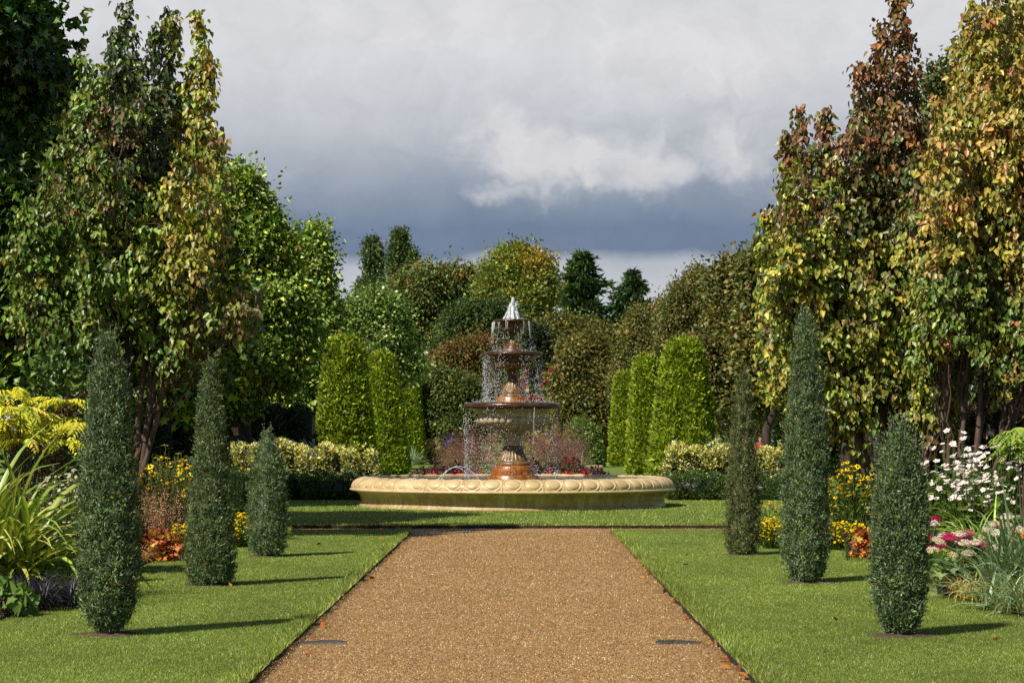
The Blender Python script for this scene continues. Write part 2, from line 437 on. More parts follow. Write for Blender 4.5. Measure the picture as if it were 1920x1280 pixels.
def vnoise(P, scale, seed=0):
    """smooth random noise, -1..1"""
    Q = np.asarray(P, float) * scale + seed * 17.31; i = np.floor(Q).astype(np.int64); f = Q - i; f = f * f * (3 - 2 * f); o = 0.0
    for dx in (0, 1):
        for dy in (0, 1):
            for dz in (0, 1):
                h = (i[:, 0] + dx) * 73856093 ^ (i[:, 1] + dy) * 19349663 ^ (i[:, 2] + dz) * 83492791
                h = (h ^ (h >> 13)) * 1274126177; h = (h ^ (h >> 16)) & 0xffff
                o = o + (h / 32767.5 - 1) * np.where(dx, f[:, 0], 1 - f[:, 0]) * np.where(dy, f[:, 1], 1 - f[:, 1]) * np.where(dz, f[:, 2], 1 - f[:, 2])
    return o

def surface_shrub(parent, rfun, H, c, n, L, W, pal, seed, axis_up=0.7, rough=0.03, m=None, kind='diamond', name='foliage', core=True, tuft=0, tufts=0, clump=0.3, cval=0.22, z0=0.02, shape=None, puff=0):
    """clipped or columnar shrub whose radius is rfun(t) at height t*H: sprays standing out of its surface"""
    rng = rng_of(seed); a = Acc(); nall = n; n = n // puff if puff else n
    tt = np.linspace(0, 1, 200); rr = rfun(tt)
    w = (rr + 0.04); t = np.interp(rng.random(n), np.cumsum(w) / w.sum(), tt)
    th = rng.uniform(0, 2 * math.pi, n)
    sh = 1.0 if shape is None else shape(th)
    r00 = rfun(t); Q = np.stack([r00 * np.cos(th), r00 * np.sin(th), t * H * 0.6], 1); fs = 0.035 / L
    n1, n2, n3 = vnoise(Q, 3.2 * fs * 7, seed), vnoise(Q, 9.0 * fs * 7, seed + 1), vnoise(Q, 22.0 * fs * 7, seed + 2)
    lump = 1 + rough * 2.2 * (0.7 * n1 + 0.9 * n2 + 0.5 * n3)
    r = rfun(t) * sh * lump * (1 - np.abs(rng.normal(0, 0.06, n)))
    O = np.stack([np.cos(th), np.sin(th), np.zeros(n)], 1)
    P = np.stack([c[0] + r * O[:, 0], c[1] + r * O[:, 1], z0 + t * H], 1)
    A = unit(O * (1 - axis_up) + np.array([0, 0, axis_up]) + rng.normal(size=(n, 3)) * 0.33)
    N = unit(O + rng.normal(size=(n, 3)) * 0.5)
    ph = 0.6 * n1 + 0.7 * n2
    col = palette(pal, rng, n) * np.clip(1 + clump * ph, 0.4, 1.7)[:, None]
    if puff:                                                         # sprigs gathered in little upright tufts
        k = np.repeat(np.arange(n), puff); n = len(k); r1 = L * 0.9 * rng.uniform(0.5, 1.6, len(P))
        ax = unit(O * 0.45 + np.array([0, 0, 0.8]) + rng.normal(size=O.shape) * 0.3); P = P + O * rng.normal(0, 0.018, (len(P), 1))
        P = P[k] + rng.normal(size=(n, 3)) * r1[k][:, None] * 0.42 + ax[k] * (r1[k] * rng.uniform(-0.6, 1.3, n))[:, None]
        A = unit(ax[k] + rng.normal(size=(n, 3)) * 0.55); N = unit(O[k] + rng.normal(size=(n, 3)) * 0.6); col = jitter(col, rng, 0.18, 0.04)[k]
    sz = rng.uniform(0.6, 1.35, n)
    a.leaves(P, A, N, L * sz, W * sz, jitter(col, rng, cval, 0.05), kind, droop=0.05)
    if tufts:                                                        # longer shoots breaking the outline
        t2 = rng.uniform(0.1, 1.0, tufts) ** 0.45; th2 = rng.uniform(0, 2 * math.pi, tufts)
        O2 = np.stack([np.cos(th2), np.sin(th2), np.zeros(tufts)], 1)
        B = np.stack([c[0] + rfun(t2) * O2[:, 0], c[1] + rfun(t2) * O2[:, 1], z0 + t2 * H], 1)
        ax = unit(O2 * 0.35 + np.array([0, 0, 1.0]) + rng.normal(size=(tufts, 3)) * 0.15)
        per = 16; k = np.repeat(np.arange(tufts), per); s = np.tile(np.arange(per) / per, tufts)
        ln = tuft * rng.uniform(0.4, 1.2, tufts)
        P2 = B[k] + ax[k] * (ln[k] * s)[:, None] + rng.normal(0, 0.006, (tufts * per, 3))
        A2 = unit(ax[k] + rng.normal(size=(tufts * per, 3)) * 0.45)
        a.leaves(P2, A2, rng.normal(size=(tufts * per, 3)), L * 0.9, W * 0.9, jitter(palette(pal, rng, tufts * per), rng, cval), kind)
    o = a.build(name, m or M_NEEDLE, parent)
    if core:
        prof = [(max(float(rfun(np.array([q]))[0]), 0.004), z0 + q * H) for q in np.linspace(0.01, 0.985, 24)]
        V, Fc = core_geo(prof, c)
        b = Acc().add(V, Fc, np.array(palette(pal, rng, len(Fc))) * 0.8)  # opaque core against see-through, leaf colours darkened as shade inside the shrub
        b.build('dark_core', m or M_NEEDLE, parent)
    return o

# ------------------------------------------------------------------ ground, path, lawns, beds
def lawn_mat(t):
    co = t.n('ShaderNodeTexCoord').outputs['Object']
    n1 = t.n('ShaderNodeTexNoise', Vector=co, Scale=0.9, Detail=5.0, Roughness=0.6).outputs['Fac']
    n2 = t.n('ShaderNodeTexNoise', Vector=co, Scale=28.0, Detail=6.0, Roughness=0.75).outputs['Fac']
    c1 = t.ramp(n1, [(0.3, srgb(94, 116, 44)), (0.5, srgb(110, 130, 52)), (0.7, srgb(126, 140, 64))])
    c2 = t.ramp(n2, [(0.25, srgb(74, 94, 34)), (0.5, srgb(110, 130, 52)), (0.8, srgb(146, 158, 82))])
    c = t.mix(0.55, c1, c2)
    b = t.n('ShaderNodeBump', Strength=0.9, Distance=0.04, Height=n2).outputs[0]
    p = t.n('ShaderNodeBsdfPrincipled', Base__Color=c, Roughness=0.75, Normal=b)
    p.inputs['Specular IOR Level'].default_value = 0.2
    t.n('ShaderNodeOutputMaterial', Surface=p.outputs[0])
M_LAWN = mat('lawn', lawn_mat)

def gravel_mat(t):
    co = t.n('ShaderNodeTexCoord').outputs['Object']
    v = t.n('ShaderNodeTexVoronoi', Vector=co, Scale=58.0)
    v2 = t.n('ShaderNodeTexVoronoi', Vector=co, Scale=118.0)
    r1 = t.n('ShaderNodeSeparateColor', Color=v.outputs['Color']).outputs
    r2 = t.n('ShaderNodeSeparateColor', Color=v2.outputs['Color']).outputs
    stops = [(0.0, srgb(88, 60, 32)), (0.22, srgb(136, 98, 52)), (0.5, srgb(166, 124, 68)), (0.74, srgb(186, 148, 92)), (0.9, srgb(222, 194, 150)), (1.0, srgb(246, 236, 216))]
    v3 = t.n('ShaderNodeTexVoronoi', Vector=co, Scale=40.0)
    r3 = t.n('ShaderNodeSeparateColor', Color=v3.outputs['Color']).outputs
    c = t.mix(0.35, t.ramp(r1[0], stops), t.ramp(r2[0], stops))
    c = t.mix(0.18, c, t.ramp(r3[0], stops))
    n = t.n('ShaderNodeTexNoise', Vector=co, Scale=0.8, Detail=6.0, Roughness=0.6).outputs['Fac']
    c = t.mix(1.0, c, t.ramp(n, [(0.3, (0.80, 0.77, 0.73)), (0.7, (1.1, 1.08, 1.05))]), 'MULTIPLY')
    # darker brown margin beside the turf
    x = t.n('ShaderNodeSeparateXYZ', Vector=co).outputs[0]
    ed = t.math('ABSOLUTE', x)
    ed = t.math('MULTIPLY_ADD', t.math('SUBTRACT', t.n('ShaderNodeTexNoise', Vector=co, Scale=3.0, Detail=5.0).outputs['Fac'], 0.5), 0.5, ed)
    ed = t.n('ShaderNodeMapRange', Value=ed, i1=1.38, i2=1.70).outputs[0]
    c = t.mix(t.math('MULTIPLY', ed, 0.55), c, srgb(98, 74, 48))
    h = t.math('MULTIPLY_ADD', v2.outputs['Distance'], -0.6, t.math('MULTIPLY', v.outputs['Distance'], -1.0))
    b = t.n('ShaderNodeBump', Strength=0.8, Distance=0.012, Height=h).outputs[0]
    ro = t.n('ShaderNodeMapRange', Value=r1[1], i3=0.35, i4=0.85).outputs[0]
    p = t.n('ShaderNodeBsdfPrincipled', Base__Color=c, Roughness=ro, Normal=b)
    p.inputs['Specular IOR Level'].default_value = 0.3
    t.n('ShaderNodeOutputMaterial', Surface=p.outputs[0])
M_GRAVEL = mat('gravel', gravel_mat)

def sheet(name, x0, x1, y0, y1, z, m):
    o = build(name, [(x0, y0, z), (x1, y0, z), (x1, y1, z), (x0, y1, z)], np.array([[0, 1, 2, 3]]), m)
    return tag(o, kind='structure')
def slab(name, pts, z0, z1, m, seed, jit=0.016, step=0.12, side=None):
    """raised turf: outline re-sampled and roughened, soil showing on its cut edge"""
    rng = rng_of(seed); P = np.array(pts, float); out = []
    for i in range(len(P)):
        a, b = P[i], P[(i + 1) % len(P)]; ln = np.linalg.norm(b - a); n = max(2, min(700, int(ln / step)))
        w = np.arange(n)[:, None] / n; q = a * (1 - w) + b * w
        nr = np.array([-(b - a)[1], (b - a)[0]]) / ln
        wob = np.cumsum(rng.normal(0, 0.25, n)); wob -= np.linspace(0, wob[-1], n)
        q += nr * (np.clip(wob * jit * 0.5, -2.5 * jit, 2.5 * jit) + rng.normal(0, jit, n) * 0.6)[:, None]
        out.append(q)
    Q = np.concatenate(out); n = len(Q)
    bm = bmesh.new()
    top = [bm.verts.new((x, y, z1)) for x, y in Q]
    bot = [bm.verts.new((x, y, z0)) for x, y in Q]
    f = bm.faces.new(top); f.material_index = 0
    for i in range(n):
        f = bm.faces.new((top[i], bot[i], bot[(i + 1) % n], top[(i + 1) % n])); f.material_index = 1
    bmesh.ops.recalc_face_normals(bm, faces=bm.faces)
    me = bpy.data.meshes.new(name); bm.to_mesh(me); bm.free()
    me.materials.append(m); me.materials.append(side or M_SOIL)
    o = bpy.data.objects.new(name, me); COL.objects.link(o)
    return tag(o, kind='structure')

PW = 1.665                                                           # half width of the gravel path
sheet('ground', -2500, 2500, -60, 5000, -0.075, M_LAWN)
sheet('gravel_path', -PW - 0.35, PW + 0.35, -2, 39.0, -0.052, M_GRAVEL)
sheet('cross_path', -30, 30, 39.0, 41.6, -0.052, M_GRAVEL)
YF = 39.25
slab('lawn_left', [(-4.5, 4), (-PW - 0.145, 4), (-PW, YF), (-4.5, YF + 0.2)], -0.07, 0.0, M_LAWN, 1)
slab('lawn_right', [(PW - 0.07, 4), (4.45, 4), (4.45, YF + 0.15), (PW, YF)], -0.07, 0.0, M_LAWN, 2)
slab('lawn_round_fountain', [(-60, 41.15), (60, 41.15), (60, 420), (-60, 420)], -0.07, 0.0, M_LAWN, 3, step=0.2)
slab('flower_bed_soil_left', [(-26, 4), (-4.5, 4), (-4.5, YF + 0.2), (-26, YF + 0.6)], -0.07, 0.025, M_SOIL, 4, 0.03)
slab('flower_bed_soil_right', [(4.45, 4), (26, 4), (26, YF + 0.5), (4.45, YF + 0.15)], -0.07, 0.025, M_SOIL, 5, 0.03)

def grass_blades(name, regions, seed, lab):
    rng = rng_of(seed); a = Acc()
    for (x0, x1, y0, y1, n, L, W, edge) in regions:
        # even coverage in the picture: more blades per square metre close to the camera
        y = 1 / rng.uniform(1 / y1, 1 / y0, n); lim = y * 0.222
        x = rng.uniform(x0, x1, n); x = x - (0.1 * (YF - y) / (YF - 15.6) if x1 < 0 and y1 < 40 else 0); ok = np.abs(x) < lim + 0.3; x, y = x[ok], y[ok]; n2 = len(x)
        P = np.stack([x, y, np.full(n2, -0.004)], 1)
        A = unit(np.stack([rng.normal(0, 0.55, n2), rng.normal(0, 0.55, n2), np.ones(n2)], 1))
        sc = (y / 20.0) ** 0.5
        patch = np.sin(x * 2.1 + np.sin(y * 0.9) * 2) * np.sin(y * 0.8 + np.sin(x * 1.7) * 1.5)
        col = palette([((110, 130, 48), 4), ((126, 142, 56), 3), ((94, 116, 40), 3), ((156, 162, 84), 1.5), ((194, 192, 136), 0.7)], rng, n2)
        col = col * (1 + 0.10 * patch + 0.20 * vnoise(np.stack([x, y * 0.5, y * 0], 1), 1.3, 3) + 0.12 * vnoise(np.stack([x, y * 0.6, y * 0], 1), 5.0, 4))[:, None]
        a.leaves(P, A, rng.normal(size=(n2, 3)), L * rng.uniform(0.5, 1.4, n2), W * sc, jitter(col, rng, 0.22, 0.06), 'tri')
    o = a.build(name, M_GRASS)
    return tag(o, lab, 'grass', kind='stuff')
grass_blades('grass', [
    (-4.6, -PW + 0.03, 14.5, YF + 0.2, 420000, 0.020, 0.0050, 0), (PW - 0.03, 4.6, 14.5, YF + 0.2, 420000, 0.020, 0.0050, 0),
    (-PW - 0.12, -PW + 0.045, 14.5, YF, 16000, 0.055, 0.008, 1), (PW - 0.065, PW + 0.12, 14.5, YF, 16000, 0.055, 0.008, 1),
    (-12, 12, 41.13, 60, 130000, 0.035, 0.0085, 0), (-12, 12, 41.1, 41.3, 9000, 0.05, 0.009, 1)], 11,
    'short mown green grass of the lawns beside the path and round the fountain')

def loose_gravel():
    rng = rng_of(55); n = 150000
    y = 1 / rng.uniform(1 / 41.2, 1 / 14.8, n); x = rng.uniform(-PW - 0.1, PW, n); x = np.where(y > 39.3, x * 3.2, x)
    s = 0.0058 * rng.uniform(0.6, 1.5, n) * (y / 20) ** 0.5
    th = rng.uniform(0, 6.283, n); k = np.arange(4) * math.pi / 2
    ang = th[:, None] + k[None]; rr = s[:, None] * rng.uniform(0.7, 1.3, (n, 4))
    V = np.concatenate([np.stack([x[:, None] + rr * np.cos(ang), y[:, None] + rr * np.sin(ang), np.full((n, 4), -0.054)], -1),
                        np.stack([x + rng.normal(0, 0.2, n) * s, y, -0.052 + s * rng.uniform(0.7, 1.5, n)], -1)[:, None]], 1)
    f = np.array([(0, 1, 4), (1, 2, 4), (2, 3, 4), (3, 0, 4)])
    col = jitter(np.array([0.53, 0.53, 0.42]) * palette([((170, 128, 76), 4), ((146, 106, 62), 3), ((186, 150, 102), 2.2), ((104, 78, 50), 2), ((236, 218, 186), 0.8), ((148, 92, 54), 0.8)], rng, n), rng, 0.16, 0.04)
    def gm(t):
        a = t.n('ShaderNodeAttribute', _attribute_name='col').outputs['Color']
        p = t.n('ShaderNodeBsdfPrincipled', Base__Color=a, Roughness=0.55)
        t.n('ShaderNodeOutputMaterial', Surface=p.outputs[0])
    o = build('loose_gravel', V.reshape(-1, 3), (f[None] + (np.arange(n) * 5)[:, None, None]).reshape(-1, 3), mat('pebble', gm), np.repeat(col, 4, 0))
    tag(o, 'tan and brown pebbles covering the gravel path', 'gravel', kind='stuff')
loose_gravel()

def metal_mat(t):
    co = t.n('ShaderNodeTexCoord').outputs['Object']
    n = t.n('ShaderNodeTexNoise', Vector=co, Scale=25.0, Detail=6.0).outputs['Fac']
    p = t.n('ShaderNodeBsdfPrincipled', Base__Color=t.ramp(n, [(0.3, srgb(44, 42, 40)), (0.7, srgb(74, 70, 66))]), Roughness=0.6)
    t.n('ShaderNodeOutputMaterial', Surface=p.outputs[0])
def edging(px0, px1, py, lab, flip):
    d = F * EYE / (py - HOR); x0, x1 = gx(px0, d), gx(px1, d); rng = rng_of(int(px0)); n = 14
    V, Fc = [], []
    for i in range(n + 1):
        x = x0 + (x1 - x0) * i / n; q = i / n if flip else 1 - i / n
        yo = 0.05 * math.sin(q * 2.4) + rng.normal(0, 0.006); zt = -0.035 + 0.006 * math.sin(q * 5)
        w = 0.075 * (0.55 + 0.45 * math.sin(min(1, i / n + 0.1) * 3.0))
        for (dy, dz) in ((-w / 2, -0.03), (-w / 2 + 0.012, 0.0), (w / 2, 0.008), (w / 2 + 0.01, -0.03)):
            V.append((x, d + yo + dy, zt + dz))
    for i in range(n):
        for j in range(3): Fc.append((i * 4 + j, (i + 1) * 4 + j, (i + 1) * 4 + j + 1, i * 4 + j + 1))
    o = build('drain_strip', V, np.array(Fc), mat('slate_metal', metal_mat))
    tag(o, lab, 'drain', 'dark drain strips set across the path edges')
edging(562, 650, 1195, 'dark grey drain strip set in the gravel at the left path edge', False)
edging(1230, 1320, 1195, 'dark grey drain strip with moss, in the gravel at the right path edge', True)

# ------------------------------------------------------------------ fountain
FX, FY = gx(961.5, 51.7), 51.7
def stone_mat(t):
    co = t.n('ShaderNodeTexCoord').outputs['Object']
    n = t.n('ShaderNodeTexNoise', Vector=co, Scale=2.2, Detail=8.0, Roughness=0.62).outputs['Fac']
    c = t.ramp(n, [(0.25, srgb(158, 132, 90)), (0.45, srgb(194, 170, 124)), (0.62, srgb(206, 184, 140)), (0.8, srgb(216, 200, 162))])
    # green-brown streaks of damp that run down the side of the basin
    sep = t.n('ShaderNodeSeparateXYZ', Vector=co).outputs
    ang = t.math('ARCTAN2', sep[1], sep[0])
    cv = t.n('ShaderNodeCombineXYZ', X=t.math('MULTIPLY', ang, 14.0), Y=t.math('MULTIPLY', sep[2], 1.1)).outputs[0]
    st = t.n('ShaderNodeTexNoise', Vector=cv, Scale=2.0, Detail=7.0, Roughness=0.65).outputs['Fac']
    side = t.n('ShaderNodeMapRange', Value=sep[2], i1=0.36, i2=0.30).outputs[0]
    sf = t.math('MULTIPLY', t.n('ShaderNodeMapRange', Value=st, i1=0.34, i2=0.66).outputs[0], t.math('MULTIPLY', side, 0.75))
    c = t.mix(sf, c, srgb(134, 100, 58))
    # joints between the cut blocks
    jt = t.math('ABSOLUTE', t.math('SUBTRACT', t.math('FRACT', t.math('ADD', t.math('MULTIPLY', ang, 26 / (2 * math.pi)), 0.25)), 0.5))
    jm = t.n('ShaderNodeMapRange', Value=jt, i1=0.014, i2=0.006).outputs[0]
    c = t.mix(t.math('MULTIPLY', jm, 0.6), c, srgb(120, 92, 54))
    lime = t.math('MULTIPLY', t.n('ShaderNodeMapRange', Value=jt, i1=0.06, i2=0.0).outputs[0], t.math('MULTIPLY', side, t.n('ShaderNodeMapRange', Value=n, i1=0.42, i2=0.6).outputs[0]))
    c = t.mix(t.math('MULTIPLY', lime, 0.8), c, srgb(206, 194, 162))
    nb = t.n('ShaderNodeTexNoise', Vector=co, Scale=38.0, Detail=6.0).outputs['Fac']
    b = t.n('ShaderNodeBump', Strength=0.25, Distance=0.01, Height=nb).outputs[0]
    ro = t.n('ShaderNodeMapRange', Value=n, i3=0.22, i4=0.5).outputs[0]
    p = t.n('ShaderNodeBsdfPrincipled', Base__Color=c, Roughness=ro, Normal=b)
    p.inputs['Specular IOR Level'].default_value = 0.45
    t.n('ShaderNodeOutputMaterial', Surface=p.outputs[0])
M_STONE = mat('cream_stone', stone_mat)
def wet_mat(stops, rough, streak=16.0, lo=0.35, hi=0.7, dark=srgb(36, 22, 12), amt=0.7):
    def fn(t):
        co = t.n('ShaderNodeTexCoord').outputs['Object']
        sep = t.n('ShaderNodeSeparateXYZ', Vector=co).outputs
        ang = t.math('ARCTAN2', sep[1], sep[0])
        n = t.n('ShaderNodeTexNoise', Vector=co, Scale=7.0, Detail=8.0, Roughness=0.65).outputs['Fac']
        cv = t.n('ShaderNodeCombineXYZ', X=t.math('MULTIPLY', ang, streak), Y=t.math('MULTIPLY', sep[2], 2.0)).outputs[0]
        st = t.n('ShaderNodeTexNoise', Vector=cv, Scale=1.0, Detail=6.0, Roughness=0.6).outputs['Fac']
        c = t.ramp(n, stops)
        c = t.mix(t.math('MULTIPLY', t.n('ShaderNodeMapRange', Value=st, i1=lo, i2=hi).outputs[0], amt), c, dark)
        b = t.n('ShaderNodeBump', Strength=0.3, Distance=0.01, Height=t.n('ShaderNodeTexNoise', Vector=co, Scale=40.0, Detail=5.0).outputs['Fac']).outputs[0]
        p = t.n('ShaderNodeBsdfPrincipled', Base__Color=c, Roughness=rough, Normal=b)
        p.inputs['Specular IOR Level'].default_value = 0.6
        t.n('ShaderNodeOutputMaterial', Surface=p.outputs[0])
    return fn
M_RUST = mat('rusty_wet_stone', wet_mat([(0.25, srgb(70, 46, 20)), (0.5, srgb(112, 76, 32)), (0.75, srgb(158, 122, 66))], 0.36, 18, amt=0.85, dark=srgb(44, 28, 14)))
M_ORANGE = mat('orange_wet_stone', wet_mat([(0.25, srgb(116, 64, 18)), (0.5, srgb(168, 102, 32)), (0.75, srgb(200, 150, 74))], 0.32, 18, amt=0.8, dark=srgb(92, 36, 10)))
M_FLUTE = mat('streaked_wet_stone', wet_mat([(0.25, srgb(74, 54, 28)), (0.5, srgb(120, 94, 54)), (0.75, srgb(180, 156, 112))], 0.36, 18, 0.38, 0.75, srgb(92, 52, 18), 0.7))
M_BOWL = mat('weathered_wet_stone', wet_mat([(0.25, srgb(160, 142, 110)), (0.5, srgb(200, 182, 148)), (0.75, srgb(222, 208, 176))], 0.35, 12, 0.52, 0.8, srgb(72, 52, 30), 0.6))
M_RIM = mat('brown_wet_stone', wet_mat([(0.25, srgb(44, 30, 18)), (0.5, srgb(72, 48, 28)), (0.75, srgb(106, 78, 50))], 0.22, 16, 0.45, 0.8, srgb(30, 16, 8), 0.6))
M_DARK = mat('dark_wet_stone', wet_mat([(0.25, srgb(56, 36, 18)), (0.5, srgb(98, 68, 34)), (0.75, srgb(156, 124, 76))], 0.2, 14, 0.45, 0.8, srgb(24, 14, 8), 0.6))

def water_mat(t):
    co = t.n('ShaderNodeTexCoord').outputs['Object']
    b = t.n('ShaderNodeBump', Strength=0.5, Distance=0.02, Height=t.n('ShaderNodeTexNoise', Vector=co, Scale=9.0, Detail=4.0).outputs['Fac']).outputs[0]
    p = t.n('ShaderNodeBsdfPrincipled', Base__Color=(0.02, 0.025, 0.02, 1), Roughness=0.06, Normal=b)
    t.n('ShaderNodeOutputMaterial', Surface=p.outputs[0])
M_WATER = mat('pool_water', water_mat)
def foam_mat(t):
    p = t.n('ShaderNodeBsdfPrincipled', Base__Color=(0.86, 0.88, 0.9, 1), Roughness=0.2)
    tr = t.n('ShaderNodeBsdfTranslucent', Color=(0.9, 0.92, 0.95, 1))
    m = t.n('ShaderNodeMixShader', i0=0.35, i1=p.outputs[0], i2=tr.outputs[0])
    t.n('ShaderNodeOutputMaterial', Surface=m.outputs[0])
M_FOAM = mat('white_water', foam_mat)

def shift(P): return [(r, z) for r, z in P]
def fountain():
    t = thing('fountain', 'three-tiered stone fountain with falling water and a wide low basin, at the path end', 'fountain', (FX, FY, 0))
    c = (FX, FY)
    # --- pool wall with egg and dart rim
    n_egg, seg = 52, 52 * 26
    out = [(3.30, -0.02), (3.30, 0.035), (3.285, 0.055)] + [tuple(q) for q in smooth_prof([(3.252, 0.075), (3.258, 0.14), (3.285, 0.235), (3.34, 0.30), (3.40, 0.335)], 6)]
    lip = [(3.44, 0.338), (3.485, 0.342), (3.505, 0.355), (3.508, 0.372), (3.497, 0.388), (3.478, 0.395)]
    s = np.linspace(0, 1, 26); ov = [(3.462 - 0.33 * (1 - math.cos(q * math.pi / 2)) , 0.397 + 0.218 * math.sin(q * math.pi / 2)) for q in s]
    top = [(3.11, 0.618), (3.0, 0.618), (2.985, 0.60), (2.985, 0.2)]
    prof = out + lip + ov + top
    i0 = len(out) + len(lip); L = len(ov)
    pr = np.array(prof)
    def disp(th, q):
        i = q * (len(prof) - 1); sv = np.clip((i - i0) / (L - 1), -1, 2) + th * 0
        u = ((th * n_egg / (2 * math.pi) + 0.5) % 1.0 - 0.5) * 0.40            # metres along the rim
        vv = (sv - 0.47) * 0.36
        rr = np.sqrt((u / 0.145) ** 2 + (vv / 0.135) ** 2)
        egg = np.where(rr < 1, 0.036 * np.sqrt(np.clip(1 - rr ** 2, 0, 1)) , 0)
        ring = 0.026 * np.exp(-((rr - 1.24) / 0.075) ** 2) - 0.012 * np.exp(-((rr - 1.06) / 0.05) ** 2)
        dart = 0.022 * np.exp(-((np.abs(u) - 0.2) / 0.014) ** 2) * np.clip(1 - np.abs(sv - 0.35) * 2.2, 0, 1)
        m = np.clip(np.minimum(sv, 1 - sv) * 12, 0, 1) * (i >= i0) * (i < i0 + L)
        h = (egg + ring + dart) * m
        ang = np.clip(sv, 0, 1) * math.pi / 2
        rib = 0.006 * np.exp(-((((th * 26 / (2 * math.pi)) % 1.0) - 0.5) / 0.035) ** 2) * (i < len(out) - 2) * (i > 2)
        return h * np.cos(ang) * 0.9 + rib, h * np.sin(ang) * 0.9
    V, Fc = lathe_geo(prof, seg, c, disp)
    basin = Acc().add(V, Fc).build('pool_basin', M_STONE, t, smooth=True)
    th = np.arange(64) / 64 * 2 * math.pi
    V = np.vstack([[FX, FY, 0.603], np.stack([FX + 2.99 * np.cos(th), FY + 2.99 * np.sin(th), np.full(64, 0.603)], 1)])
    Fc = np.array([[0, 1 + i, 1 + (i + 1) % 64] for i in range(64)])
    Acc().add(V, Fc).build('pool_water', M_WATER, t)
    # --- pedestal
    V, Fc = lathe_geo([(0.0, 0.66), (0.56, 0.66), (0.585, 0.645), (0.585, 0.3)][::-1], 8, c, a0=math.pi / 8)
    Acc().add(V, Fc).build('base_step', M_ORANGE, t)
    pr = [(0.475, 0.64), (0.475, 0.775), (0.47, 0.79), (0.43, 0.80), (0.425, 0.825), (0.40, 0.86), (0.385, 0.87), (0.0, 0.875)]
    V, Fc = lathe_geo(pr, 64, c); Acc().add(V, Fc).build('base_drum', M_ORANGE, t, smooth=False)
    def flute(n, amp, z0=0, z1=1):
        return lambda th, q: (amp * np.abs(np.cos(th * n / 2)) ** 0.7 * np.clip(np.minimum(q - z0, z1 - q) * 8, 0, 1), th * 0 + q * 0)
    pr = [(0.375, 0.865), (0.385, 0.89), (0.372, 0.93)] + [tuple(q) for q in smooth_prof([(0.345, 0.945), (0.27, 1.04), (0.215, 1.15), (0.185, 1.285)], 8)]
    V, Fc = lathe_geo(pr, 160, c, flute(20, 0.022, 0.16, 1.0)); Acc().add(V, Fc).build('stem_foot', M_FLUTE, t, smooth=True)
    pr = [(0.185, 1.285), (0.215, 1.295), (0.222, 1.315), (0.21, 1.335), (0.185, 1.345)] + [tuple(q) for q in smooth_prof([(0.175, 1.36), (0.185, 1.45), (0.235, 1.535)], 6)] + \
         [(0.29, 1.55), (0.305, 1.57), (0.295, 1.595), (0.26, 1.615), (0.30, 1.63), (0.30, 1.66)]
    V, Fc = lathe_geo(pr, 64, c); Acc().add(V, Fc).build('stem_neck', M_BOWL, t, smooth=True)
    def bowl(nm, R_, zr, zb, rb, rn, mat_body, mat_rim, n, lipr, amp, wz):
        """rim radius R_, rim top zr, underside zb, foot radius rb, gadrooned belly radius rn"""
        h = zr - zb
        body = [tuple(q) for q in smooth_prof([(rb * 0.7, zb), (rb, zb + 0.01 * h), (rb + (rn - rb) * 0.55, zb + 0.10 * h), (rn * 0.97, zb + 0.27 * h), (rn * 1.01, zb + 0.42 * h), (rn * 0.965, zb + 0.49 * h)], 8)]
        i1 = len(body)
        body += [tuple(q) for q in smooth_prof([(rn * 0.96, zb + 0.52 * h), (rn * 0.985, zb + 0.62 * h), (rn + (R_ - rn) * 0.35, zb + 0.74 * h), (R_ - lipr * 0.8, zr - lipr * 1.8)], 5)]
        q1 = i1 / len(body)
        def gad(th, q):
            w = np.clip(np.minimum(q - 0.05, q1 - 0.02 - q) * 14, 0, 1)
            return amp * (np.abs(np.cos(th * n / 2)) ** 0.6 - 0.5) * w, th * 0 + q * 0
        V, Fc = lathe_geo(body, n * 10, c, gad)
        o = Acc().add(V, Fc).build(nm, mat_body, t, smooth=True)
        cr = np.linspace(-math.pi / 2, math.pi / 2, 12)
        rim = [(R_ - lipr * 1.4, zr - lipr * 1.85)] + [(R_ - lipr + lipr * math.cos(a), zr - lipr * 0.92 + lipr * 0.92 * math.sin(a)) for a in cr] + [(R_ * 0.86, zr - 0.004), (R_ * 0.80, zr - 0.05), (R_ * 0.5, zr - 0.16), (0.02, zr - 0.2)]
        rope = lambda th, q: (0.006 * np.sin(th * 60 + q * 30) * np.clip(np.minimum(q - 0.06, 0.7 - q) * 10, 0, 1), th * 0 + q * 0)
        V, Fc = lathe_geo(rim, 240, c, rope)
        build('rim', V, [Fc], mat_rim, parent=o, smooth=True)
        a = np.arange(48) / 48 * 2 * math.pi
        V = np.vstack([[FX, FY, wz], np.stack([FX + R_ * 0.9 * np.cos(a), FY + R_ * 0.9 * np.sin(a), np.full(48, wz)], 1)])
        build('bowl_water', V, np.array([[0, 1 + i, 1 + (i + 1) % 48] for i in range(48)]), M_WATER, parent=o)
        return o
    bowl('lower_bowl', 1.04, 2.215, 1.615, 0.41, 0.785, M_BOWL, M_RIM, 34, 0.075, 0.055, 2.205)
    bowl('middle_bowl', 0.65, 3.305, 2.895, 0.20, 0.478, M_DARK, M_RIM, 28, 0.045, 0.032, 3.298)
    bowl('top_bowl', 0.42, 4.005, 3.70, 0.11, 0.29, M_DARK, M_RIM, 24, 0.036, 0.012, 3.999)
    # --- middle stem
    V, Fc = lathe_geo([(0.0, 2.345), (0.36 * 1.38, 2.345), (0.362 * 1.40, 2.335), (0.362 * 1.40, 2.05)][::-1], 4, c, a0=math.pi / 4); Acc().add(V, Fc).build('middle_plinth', M_ORANGE, t)
